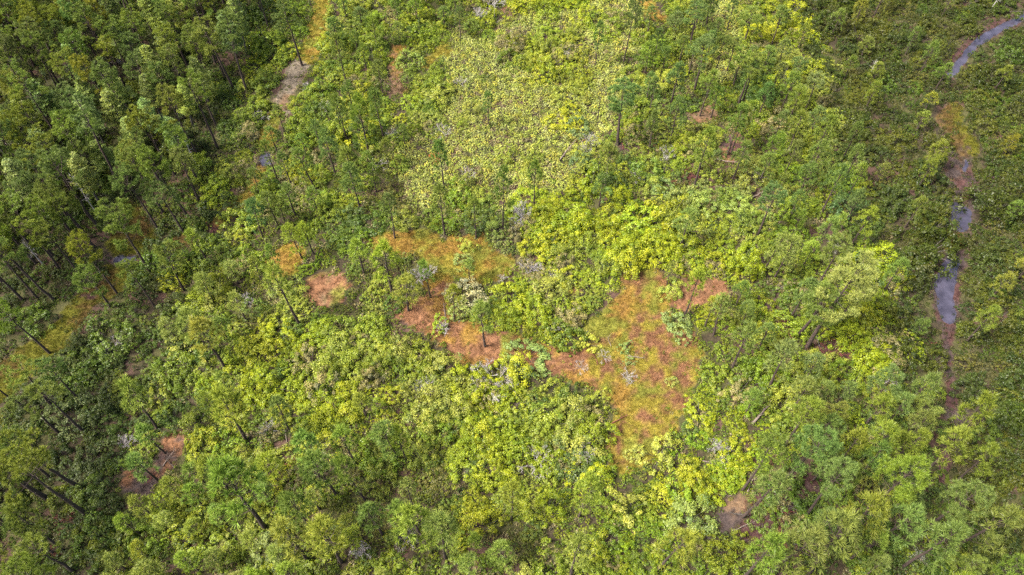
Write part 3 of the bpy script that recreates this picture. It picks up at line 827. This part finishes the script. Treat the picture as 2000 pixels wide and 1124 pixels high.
for sc_ in SPEC:
    if sc_[6] == 'pine':
        if np_ >= 299: REST_P.append(sc_); continue
        np_ += 1
    build_pine(*sc_)
print("pines", np_, "mass", len(REST_P), "cypress", ncy)

# ---- dead shrubs, snags, logs, brush
DM = [dead_mesh(500 + i, 1.5, 1.7, M_GREY, 10, .035) for i in range(3)]
DW = [dead_mesh(520 + i, 1.5, 1.9, M_WHITE, 10, .035) for i in range(2)]
RM = [dead_mesh(540 + i, 1.8, 1.0, M_RED, 11, .04) for i in range(2)]
SG = [snag_meshes(560 + i, 9, M_BARK) for i in range(2)]; SGW = snag_meshes(565, 9, M_GREY)
def put(name, me_, u, v, s, noun, colw, cat, group, fixed=None, sz=None, z=0.0, rz=None):
    x, y = g(u, v, .2)
    o = link(name, me_); o.location = (x, y, float(zat(x, y)) + z)
    o.scale = (s, s, sz or s); o.rotation_euler = (0, 0, rnd.uniform(0, 6.28) if rz is None else rz)
    reg(o, noun, colw, s, cat, group, u, v, fixed)
    return o
for u, v, s in [(960,750,1.7),(985,762,1.1),(1050,912,1.3),(1146,896,1.2),(1030,525,.9),(1042,534,1),(1083,547,.8),(1075,650,.7),(1022,428,1.5),(1010,440,1.1),(820,545,1.4),(833,540,1.1),(862,645,.9),(915,345,.8),(865,262,.9),(770,266,.9),(740,325,.9),
                (960,12,1.4),(935,35,1.1),(1395,872,.9),(1412,880,.8),(833,755,1),(710,1075,1),(790,1060,.8),(510,235,.9),(640,215,.9),(525,840,.8),(900,165,.8),(1225,742,.6),(1228,735,.6),(1180,700,.6),(1305,300,.8),(1630,490,.9),(1245,350,.8),(980,545,.6),(1700,620,.6),
                (250,870,.9),(222,682,1.0),(480,590,.9),(1725,755,.9),(1135,720,.6),(600,175,.7),(1480,350,.8)]:
    put('dead_shrub', rnd.choice(DM), u, v, s * 1.25, 'leafless shrub', 'grey', 'dead shrub', 'leafless grey shrubs')
for u, v, s in [(1155,288,1.6),(1138,305,1.2),(1105,117,1.1),(1297,318,.9),(245,122,1.6),(1410,905,.8),(805,1050,.8),(1145,655,.5),(1790,1092,1.0),(1290,1080,.5)]:
    put('dead_shrub', rnd.choice(DW), u, v, s, 'bare shrub', 'white bleached', 'dead shrub', 'bleached white dead shrubs')
for u, v, s in [(1630,688,1.9),(1600,700,1.6),(1645,672,1.5),(1325,345,1.5),(1348,352,1.3),(1215,102,.9),(1380,400,1.1),(133,1012,1.3),(1125,275,1.1),(1510,640,1.5),(1525,655,1.3),(1665,500,.9),(1270,287,1.1),(1515,935,1.5),(1540,1060,1.5),(415,445,.9),(100,1095,1.1),(1475,990,1.2),(1740,270,.4)][:18]:
    put('brush_heap', rnd.choice(RM), u, v, s, 'brushwood', 'dark red', 'brush heap', 'heaps of dark red fallen branches', sz=s * .7)
for u, v, vt, me_ in [(1168,233,172,SG[0]),(1313,195,130,SG[1]),(1295,345,310,SG[1]),(198,430,340,SGW),(262,125,70,SGW),(385,325,262,SGW),(88,522,470,SGW),(1935,20,-20,SGW),(966,34,-8,SGW),(1700,145,118,SGW)]:
    x, y = g(u, v, .2); h = height_for(x, y, vt)
    put('dead_tree', me_, u, v, .9, 'bare dead trunk', 'dark' if me_ is not SGW else 'grey', 'dead tree', 'standing dead trees', sz=h / 9)
LG = {}
for (u0, v0, u1, v1, r, m_) in [(1093,317,1127,279,.13,M_LOG),(1508,571,1532,565,.16,M_LOG),(1562,738,1602,706,.13,M_GREY),(1468,829,1502,792,.22,M_LOG),(1430,1038,1492,1012,.07,M_LOG),(1500,972,1555,948,.07,M_LOG),(1400,314,1440,322,.12,M_LOG),
                                (1467,388,1490,380,.10,M_LOG),(1395,880,1422,862,.07,M_LOG),(1975,700,2005,680,.08,M_STEM),(0,275,35,300,.10,M_LOG),(1365,900,1392,912,.08,M_LOG)]:
    x0, y0 = g(u0, v0, .2); x1, y1 = g(u1, v1, .2); L = math.hypot(x1 - x0, y1 - y0)
    o = link('fallen_log', log_mesh(int(u0 + v0), L, r, m_)); o.location = (x0, y0, float(zat(x0, y0)) + .25)
    o.rotation_euler = (0, 0, math.atan2(y1 - y0, x1 - x0))
    reg(o, 'fallen log', {M_LOG: 'tan', M_GREY: 'grey', M_WHITE: 'white', M_STEM: 'brown'}[m_], L, 'log', 'fallen logs', u0, v0)

for q_ in range(46):
    u, v = [(1430, 1000), (1540, 1000), (1500, 600), (1480, 420), (1620, 690), (1230, 294), (1330, 350), (1850, 700), (1210, 690), (300, 920), (870, 640), (1230, 840), (590, 900), (1400, 250)][q_ % 14]
    u += rnd.gauss(0, 24); v += rnd.gauss(0, 18); L = rnd.uniform(1.2, 3.2); m_ = rnd.choice([M_LOG, M_LOG, M_RED, M_STEM])
    x0, y0 = g(u, v, .2)
    if q_ < 12: LG[q_] = log_mesh(900 + q_, 2.4, .07, m_)
    o = link('broken_branch', LG[q_ % 12]); o.location = (x0, y0, float(zat(x0, y0)) + .05); o.scale = (L / 2.4,) * 3; o.rotation_euler = (0, 0, rnd.uniform(0, 6.28))
    reg(o, 'broken branch', {0: 'thin', 1: 'short', 2: 'crooked'}[q_ % 3], L, 'branch', 'broken branches on the ground', u, v)
# ---- shrubs
SH_MATS = [M_LEAF, M_STEM]
SHM = [shrub_mesh(600 + i, 2.0, hh, nc, pr, cr_, lf_, SH_MATS, asp, lb, tw) for i, (hh, nc, pr, cr_, lf_, asp, lb, tw) in enumerate([
    (2.1, 60, 52, .40, .09, .55, .28, 0), (2.5, 42, 80, .52, .095, .5, .45, 6), (1.7, 90, 34, .30, .085, .6, .35, 0), (2.3, 48, 48, .36, .11, .4, .5, 14),
    (2.0, 75, 46, .38, .075, .55, .3, 4), (2.7, 36, 84, .60, .09, .5, .4, 8), (1.9, 110, 26, .24, .08, .45, .25, 2), (2.2, 52, 44, .42, .095, .4, .55, 22)])]
SHF = [shrub_mesh(620 + i, 2.0, 2.2, 95, 30, .33, .085, SH_MATS) for i in range(4)]       # finer leaf
SHM_S = []
for m_ in SHM + SHF[:3]:
    c = m_.copy(); c.materials[0] = M_LEAF_S; SHM_S.append(c)
X, Y, U, V_, rs = scatter(2.25, 77)
zn = zone(U, V_, X, Y); pi_ = patch_index(U, V_, X, Y)
# how near to an opening: also test ring points so that crowns do not cover it
ring = np.zeros(len(X), bool)
for a in range(6):
    xx, yy = X + math.cos(a * 1.047) * 1.4, Y + math.sin(a * 1.047) * 1.4 + .7
    uu, vv = px(xx, yy); pq = patch_index(uu, vv, xx, yy); ring |= (pq >= 0) & ~SOFT[pq]
    ring |= in_water(*px(X + math.cos(a * 1.047) * .45, Y + math.sin(a * 1.047) * .45))
SIZE = {'lf': (.3, .5), 'mo': (1.0, 1.35), 'mg': (.7, 1.25), 'dg': (.7, 1.2), 'ya': (.9, 1.45), 'pa': (.9, 1.4), 'gy': (.8, 1.2), 'vn': (.6, 1.1), 'ls': (.4, .8), 'lo': (.6, 1.2), 'ro': (.8, 1.45), 'rg': (.6, 1.3), 'rd': (.8, 1.4), 'rp': (.5, 1.0)}
PROB = {'lf': .05, 'mo': .95, 'mg': .78, 'dg': .85, 'ya': .88, 'pa': .85, 'gy': .8, 'vn': .85, 'ls': .35, 'lo': .75, 'ro': .82, 'rg': .9, 'rd': .9, 'rp': .8}
GAP = vnoise(X + 61, Y + 17, 4.0) * .75 + vnoise(X + 3, Y + 77, 1.8) * .25
TXY = np.array([(a, b - 1.1) for a, b in TREES])
cand = []
for i in range(len(X)):
    k = zn[i]
    if (pi_[i] >= 0 and not (SOFT[pi_[i]] and rs.rand() < .4)) or (ring[i] and not SOFT[pi_[i]]): continue
    if rs.rand() > PROB[k]: continue
    if GAP[i] > .66 and k in ('mg', 'dg', 'ls', 'lo', 'ro', 'rg', 'gy', 'vn') and rs.rand() < .85: continue
    if len(TXY) and rs.rand() < .85 and (((TXY - (X[i], Y[i])) ** 2).sum(1) < 2.3).any(): continue
    s = rs.uniform(*SIZE[k]) * .86 * math.exp(rs.normal(0, .24))
    pal = PAL[k]; col = np.array(pal[rs.randint(len(pal))]) * rs.uniform(.85, 1.15)
    if rs.rand() < .07 and k not in ('lo', 'ro', 'rg', 'rd', 'rp'): col = np.array((.17, .155, .085)) * rs.uniform(.8, 1.2)   # greyish half dead
    hz = s * rs.uniform(.65, 1.35) * (.7 if k in ('vn', 'ls', 'lf') else .85)
    cand.append((X[i], Y[i], s, hz, col, k, U[i], V_[i]))
# clear-cut named shrubs
SPECIAL = [(915,582,1.6,1.5,(.25,.24,.17),'pa'),(900,610,1.0,1.0,(.20,.25,.08),'mg'),(1027,700,1.75,1.0,(.17,.24,.085),'gy'),(1325,640,1.45,1.0,(.15,.20,.075),'gy'),(1310,572,.95,.9,(.23,.28,.055),'pa'),(1145,672,1.0,.9,(.33,.35,.06),'ya'),
           (1115,235,1.6,1.1,(.27,.29,.02),'ya'),(1092,238,1.2,1.0,(.25,.27,.02),'ya'),(1128,252,1.2,1.2,(.10,.15,.07),'dg'),(1130,325,1.2,1.4,(.10,.15,.07),'dg'),(1238,890,.7,.7,(.27,.29,.08),'pa'),(1287,892,1.3,1.0,(.26,.29,.06),'pa'),(1145,935,1.3,1.1,(.27,.30,.015),'ya'),
           (903,515,.8,.9,(.20,.25,.09),'mg'),(912,483,.7,.7,(.26,.30,.05),'pa'),(1222,682,.6,.7,(.17,.24,.09),'gy'),(1228,707,.4,.4,(.18,.24,.1),'gy'),(1310,748,.5,.5,(.27,.30,.09),'pa'),(860,638,.9,1.0,(.20,.27,.03),'vn'),(1240,440,2.1,1.4,(.22,.30,.025),'vn'),(1225,450,1.5,1.2,(.20,.29,.025),'vn'),
           (855,192,1.5,1.1,(.20,.23,.05),'mo'),(848,235,1.4,1.0,(.17,.21,.045),'mo'),(800,125,1.4,1.1,(.14,.19,.04),'mg'),(1325,970,1.3,1.1,(.17,.26,.025),'vn'),(1225,995,1.4,1.1,(.27,.29,.06),'pa'),(400,880,1.3,1.2,(.25,.28,.03),'ya'),(710,360,1.1,1.1,(.22,.27,.03),'vn'),(780,325,1.0,.9,(.17,.23,.03),'mg'),
           (1650,415,1.5,1.8,(.075,.14,.06),'dg'),(1345,1020,1.7,1.2,(.15,.20,.065),'gy'),(540,1075,1.5,1.3,(.17,.21,.09),'gy'),(150,815,1.5,1.3,(.09,.12,.05),'lo'),(1265,340,1.4,1.6,(.13,.20,.04),'mg'),(1295,375,1.3,1.0,(.13,.19,.07),'gy'),(1470,75,1.3,1.1,(.30,.33,.02),'ya'),(1500,70,1.2,1.0,(.30,.32,.03),'ya'),
           (1175,375,1.2,.9,(.12,.19,.05),'mg'),(850,310,.6,.5,(.32,.06,.03),'red')]
spx = [g(a[0], a[1], .2) for a in SPECIAL]
cand = [c for c in cand if all((c[0] - p[0]) ** 2 + (c[1] - p[1]) ** 2 > (1.5 * SPECIAL[q][2]) ** 2 for q, p in enumerate(spx))]
BAY = ('ya', 'pa', 'mo', 'lf')
def make_shrub(x, y, s, hz, col, k, u, v, bay, red=False):
    me_ = (SHM if bay else SHM[:4] + SHF)[rnd.randrange(8)]
    o = link('bay_shrub' if bay else 'myrtle_shrub', me_)
    o.location = (x, y, float(zat(x, y)) - .05); o.scale = (s * rnd.uniform(.8, 1.2), s * rnd.uniform(.8, 1.2), hz); o.rotation_euler = (0, 0, rnd.uniform(0, 6.28))
    o.color = (*[float(q) for q in col], 1)
    reg(o, 'shrub' if bay else 'bush', 'red' if red else WORD[k], s, 'shrub' if bay else 'bush', 'broadleaf shrubs of the thicket' if bay else 'fine leaved bushes of the thicket', u, v)
nb = nm_ = 0
for q, (u, v, s, hz, col, k) in enumerate(SPECIAL):
    red = k == 'red'; k = 'ls' if red else k
    b = k in BAY; nb += b; nm_ += (not b)
    make_shrub(spx[q][0], spx[q][1], s, hz, col, k, u, v, b, red)
def shown(c):
    vis = 1 if (0 <= c[6] <= 2000 and 0 <= c[7] <= 1150) else .2
    return -c[2] * vis / math.sqrt(c[0] ** 2 + c[1] ** 2 + CAM_H ** 2)
cand.sort(key=shown)
rest = []
for c in cand:
    b = c[5] in BAY
    if b and nb < 299: nb += 1; make_shrub(*c, True)
    elif (not b) and nm_ < 299: nm_ += 1; make_shrub(*c, False)
    else: rest.append(c)
print("shrubs", nb, nm_, "in the mass", len(rest))

# ------------------------------------------------------------------ masses nobody could count: one object each, instanced by geometry nodes
def mass(name, meshes, X, Y, Zz, S, H, C, label, seed=0, idx=None):
    rs = np.random.RandomState(seed); n = len(X)
    me = bpy.data.meshes.new(name)
    me.vertices.add(n); me.vertices.foreach_set("co", np.c_[X, Y, Zz].ravel())
    def att(nm, ty, arr, key):
        a = me.attributes.new(nm, ty, 'POINT'); a.data.foreach_set(key, np.asarray(arr).ravel())
    att("hue", 'FLOAT_VECTOR', np.asarray(C, np.float32), "vector")
    att("siz", 'FLOAT_VECTOR', np.c_[S * rs.uniform(.8, 1.2, n), S * rs.uniform(.8, 1.2, n), H].astype(np.float32), "vector")
    att("rot", 'FLOAT_VECTOR', np.c_[np.zeros(n), np.zeros(n), rs.uniform(0, 6.28, n)].astype(np.float32), "vector")
    att("pick", 'INT', (rs.randint(0, len(meshes), n) if idx is None else np.array(idx)).astype(np.int32), "value")
    o = link(name, me); o["kind"] = "stuff"; o["label"] = label
    t = bpy.data.node_groups.new(name, 'GeometryNodeTree')
    t.interface.new_socket("Geometry", in_out='INPUT', socket_type='NodeSocketGeometry')
    t.interface.new_socket("Geometry", in_out='OUTPUT', socket_type='NodeSocketGeometry')
    gi_ = t.nodes.new('NodeGroupInput'); go_ = t.nodes.new('NodeGroupOutput')
    jn = t.nodes.new('GeometryNodeJoinGeometry')
    for k, m_ in reversed(list(enumerate(meshes))):
        so_ = bpy.data.objects.new("leaf_source", m_)        # not linked to the scene: only its mesh is read
        oi = t.nodes.new('GeometryNodeObjectInfo'); oi.inputs['Object'].default_value = so_
        gt = t.nodes.new('GeometryNodeGeometryToInstance')
        t.links.new(oi.outputs['Geometry'], gt.inputs[0]); t.links.new(gt.outputs[0], jn.inputs[0])
    ip = t.nodes.new('GeometryNodeInstanceOnPoints'); ip.inputs['Pick Instance'].default_value = True
    mp = t.nodes.new('GeometryNodeMeshToPoints')
    def na(nm, ty):
        a = t.nodes.new('GeometryNodeInputNamedAttribute'); a.data_type = ty; a.inputs[0].default_value = nm; return a.outputs[0]
    t.links.new(gi_.outputs[0], mp.inputs[0]); t.links.new(mp.outputs[0], ip.inputs['Points'])
    t.links.new(jn.outputs[0], ip.inputs['Instance']); t.links.new(na("pick", 'INT'), ip.inputs['Instance Index'])
    er = t.nodes.new('FunctionNodeEulerToRotation'); t.links.new(na("rot", 'FLOAT_VECTOR'), er.inputs[0])
    t.links.new(er.outputs[0], ip.inputs['Rotation']); t.links.new(na("siz", 'FLOAT_VECTOR'), ip.inputs['Scale'])
    t.links.new(ip.outputs[0], go_.inputs[0])
    md = o.modifiers.new("scatter", 'NODES'); md.node_group = t
    return o

if REST_P:
    PM = []
    for st_k in ('young', 'round', 'flat'):
        for (h0, tm, cm) in PV[st_k][:3]:
            import bmesh
            bm = bmesh.new(); bm.from_mesh(cm); nf = len(bm.faces); bm.from_mesh(tm)
            for q_, f_ in enumerate(bm.faces):
                f_.material_index = 0 if q_ < nf else 1
            m2 = bpy.data.meshes.new("pine_mass"); bm.to_mesh(m2); bm.free()
            m2.materials.append(M_LEAF_S); m2.materials.append(M_BARK); PM.append((st_k, h0, m2))
    ix = []; ss = []; hh_ = []
    for sc_ in REST_P:
        c3 = [i for i, p in enumerate(PM) if p[0] == sc_[3]]; i = c3[sc_[9] % len(c3)]; ix.append(i)
        q_ = sc_[2] / PM[i][1]; ss.append((.7 + .3 * q_) * sc_[5]); hh_.append(q_)
    xx = np.array([q[0] for q in REST_P]); yy = np.array([q[1] for q in REST_P])
    mass("pine_stand", [p[2] for p in PM], xx, yy, zat(xx, yy) - .05, np.array(ss), np.array(hh_), np.array([q[4] for q in REST_P]), "far and small young pines filling in between the larger pines", 9, ix)
if rest:
    a = np.array([(c[0], c[1], c[2], c[3]) for c in rest]); C = np.array([c[4] for c in rest])
    mass("shrub_thicket", SHM_S, a[:, 0], a[:, 1], zat(a[:, 0], a[:, 1]) - .05, a[:, 2], a[:, 3], C, "dense mixed shrub thicket covering the ground between the larger shrubs", 3)

# low scrub between and below everything
LOW = [shrub_mesh(700 + i, .5, .55, 20, 9, .15, .08, [M_LEAF_S, M_STEM], .42, low=True) for i in range(5)]
X, Y, U, V_, rs = scatter(.80, 91, 30, 20, 60)
zn = zone(U, V_, X, Y); pi_ = patch_index(U, V_, X, Y); wt = in_water(U, V_)
keep = (pi_ < 0) & ~wt & (rs.rand(len(X)) < np.where((zn == 'lf') | (zn == 'ls'), 1.0, np.where(np.isin(zn, ('lo', 'ro', 'rg', 'rd', 'rp')), .45, .6)))
stray = (pi_ >= 0) & ~wt & (rs.rand(len(X)) < np.clip((vnoise(X + 5, Y + 5, 2.0) - .55) * .9, .03, 1) * np.where(np.isin(zn, ('ro', 'rg', 'rd', 'rp')), 2.2, 1))
edge = np.zeros(len(X), bool)
for du, dv in ((11, 0), (-11, 0), (0, 10), (0, -10)):
    edge |= patch_index(U + du, V_ + dv, X, Y) < 0
stray |= (pi_ >= 0) & ~wt & edge & (rs.rand(len(X)) < .42)
stray |= SOFT[pi_] & (pi_ >= 0) & ~wt & (rs.rand(len(X)) < .3)
stray |= wt & (rs.rand(len(X)) < np.clip((vnoise(X + 9, Y, 1.2) - .6) * 1.2, .02, .5)) & (V_ > 160)
keep |= stray
X, Y, zn, st_ = X[keep], Y[keep], zn[keep], stray[keep]
C = np.array([PAL[k][q % len(PAL[k])] for k, q in zip(zn, rs.randint(0, 60, len(zn)))]) * rs.uniform(.75, 1.2, (len(zn), 1))
big = vnoise(X, Y, 6)[:, None]
C = C * (.85 + .3 * big) * np.where(zn == 'lf', 1.0, .8)[:, None]
grey = rs.rand(len(X)) < .07
C[grey] = np.array((.22, .19, .13)) * rs.uniform(.7, 1.1, (grey.sum(), 1)) * np.where(np.isin(zn[grey], ('lo', 'ro', 'rg', 'rd', 'rp')), .45, 1)[:, None]  # same grey twigs, darkened in outer zones to paint the dimming
S = rs.uniform(.7, 1.35, len(X)) * np.where(st_, .5, 1); H = S * rs.uniform(.7, 1.5, len(X))
mass("low_scrub", LOW, X, Y, np.maximum(zat(X, Y), -.05) - .03, S, H, C, "knee high mixed scrub and saplings filling the ground", 5)
print("low", len(X))

# grass of the clearings
def grass_mesh(seed, n=26, h=.32, r=.30):
    rs = np.random.RandomState(seed); mb = MB()
    P = np.c_[rs.normal(0, r * .6, (n, 2)), np.zeros(n)]; lean = np.c_[rs.normal(0, .45, (n, 2)), np.ones(n)]
    s = unit(np.c_[rs.normal(0, 1, (n, 2)), np.zeros(n)]) * .022; hh = h * rs.uniform(.5, 1.3, (n, 1))
    Vv = np.empty((n, 3, 3)); Vv[:, 0] = P - s; Vv[:, 1] = P + s; Vv[:, 2] = P + unit(lean) * hh
    mb.add(Vv.reshape(-1, 3), np.arange(n * 3).reshape(-1, 3), 0, np.repeat(rs.uniform(0, 1, n), 3))
    return mb.mesh("grass", [M_GRASS_S])
GR = [grass_mesh(800 + i) for i in range(4)]
X, Y, U, V_, rs = scatter(.36, 95, 10, 10, 10)
col, pi_ = ground_col(U, V_, X, Y); wt = in_water(U, V_)
gr = np.array([p[3] for p in PATCH] + [0])[pi_]
keep = (pi_ >= 0) & ~wt & (rs.rand(len(X)) < gr)
X, Y, col = X[keep], Y[keep], col[keep]
S = rs.uniform(.5, 1.3, len(X))
mass("clearing_grass", GR, X, Y, zat(X, Y) - .02, S, S * rs.uniform(.6, 1.3, len(X)), col * rs.uniform(.75, 1.3, (len(X), 1)), "dry orange and yellow grass of the clearings", 7)
print("grass", len(X))

# ------------------------------------------------------------------ labels: each says which one, by look and by the nearest landmark
LM = [(640,572,"the round pink sandy patch"),(560,510,"the small orange patch left of centre"),(790,478,"the left end of the upper orange clearing"),(940,500,"the right end of the upper orange clearing"),(850,620,"the brown strip in the middle"),
 (960,690,"the narrow brown link between the clearings"),(1260,570,"the top of the big brown clearing"),(1345,590,"the brown side lobe of the big clearing"),(1340,720,"the right edge of the big brown clearing"),(1165,740,"the left edge of the big brown clearing"),(1235,880,"the lower tip of the big brown clearing"),
 (620,60,"the yellow grassy track at top"),(568,180,"the grey muddy track"),(520,312,"the small dark track pool"),(440,430,"the lower end of the left track"),(240,511,"the dark forest pool"),(100,670,"the yellow grass lane at left"),(300,920,"the brown patch at lower left"),
 (20,20,"the top left corner"),(20,1110,"the bottom left corner"),(1980,1110,"the bottom right corner"),(1900,90,"the pale upper stream"),(1875,250,"the yellow grass by the stream"),(1878,425,"the bright upper pool"),(1845,570,"the long violet pool"),(1860,760,"the muddy foot of the stream"),
 (1625,690,"the dark red brushwood heap"),(1340,345,"the dark brown brush line"),(1150,290,"the white bleached shrub"),(1430,1010,"the violet bare patch"),(1375,225,"the small bare patch among upper pines"),(775,140,"the orange strip at upper left"),(860,105,"the yellow grass strip at top"),
 (1480,390,"the upper part of the bare lane"),(1500,520,"the lower part of the bare lane"),(960,750,"the grey leafless thicket"),(1000,230,"the pale scrub field"),(1080,115,"the olive mound in the scrub field"),(1000,1110,"the middle of the bottom edge"),(600,1110,"the bottom edge left of middle"),(1260,20,"the orange gap at the top edge"),
 (20,350,"the left edge of the dense forest"),(250,250,"the heart of the dense forest"),(400,100,"the upper right of the dense forest"),(200,30,"the top edge of the dense forest"),(700,250,"the slender pines left of the field"),(560,700,"the bright yellow thicket at left"),(420,800,"the left side below the yellow thicket"),(700,820,"the thicket below centre left"),
 (940,900,"the yellow mound at lower centre"),(1100,820,"the pale mound at lower centre"),(1400,830,"the lime green vines"),(1060,600,"the yellow thicket between the clearings"),(1200,440,"the lime dome above the clearings"),(1600,400,"the blue green bush at right"),(1700,900,"the pines at lower right"),(1550,1110,"the bottom edge right of middle"),(1960,950,"the right edge low down"),(1980,600,"the right edge halfway"),(1980,250,"the right edge high up"),
 (1700,100,"the top right thicket left of the stream"),(1740,300,"the thicket left of the yellow stream grass"),(1740,600,"the thicket left of the long pool"),(1560,180,"the pale thicket at upper right"),(1600,560,"the broad crown above the brushwood"),(700,970,"the small pines at lower left"),(400,960,"the pines right of the brown patch"),(150,800,"the left edge below the grass lane"),(880,400,"the thicket above the orange clearing"),(1250,1060,"the thicket below the big clearing")]
LP = np.array([(a, b) for a, b, _ in LM], float)
ORD = ["", "second", "third", "fourth", "fifth", "sixth", "seventh", "eighth", "ninth", "tenth", "eleventh", "twelfth", "thirteenth", "fourteenth", "fifteenth", "sixteenth", "seventeenth", "eighteenth", "nineteenth", "twentieth"]
by = {}
for t in THINGS:
    q = int(((LP[:, 0] - t[6]) ** 2 + (LP[:, 1] - t[7]) ** 2).argmin())
    t.append(q); by.setdefault((t[1], t[2], q), []).append(t)
PLU = {'broken branch': 'broken branches', 'shrub': 'shrubs', 'bush': 'bushes', 'pine': 'pines', 'cypress': 'cypresses', 'fallen log': 'fallen logs', 'brushwood': 'brushwood heaps', 'bare shrub': 'bare shrubs', 'leafless shrub': 'leafless shrubs', 'bare dead trunk': 'dead trunks'}
for (noun, cw, q), L in by.items():
    lm = LM[q][2]
    # split by size first when a small group has a clear largest and smallest
    L.sort(key=lambda t: t[6])
    n = len(L)
    for i, t in enumerate(L):
        if n == 1: s = f"the only {cw} {noun} by {lm}"
        elif i == 0: s = f"leftmost of the {cw} {PLU[noun]} by {lm}"
        elif i == n - 1: s = f"rightmost of the {cw} {PLU[noun]} by {lm}"
        elif i < 12: s = f"{ORD[i]} from left, {cw} {PLU[noun]} by {lm}"
        elif n - 1 - i < 20: s = f"{ORD[n - 1 - i]} from right, {cw} {PLU[noun]} by {lm}"
        else: s = f"middle one, {i + 1} from left, {cw} {PLU[noun]} by {lm}"; print('OVER', n, cw, noun, lm)
        t[0]["label"] = s; t[0]["category"] = t[4]; t[0]["group"] = t[5]
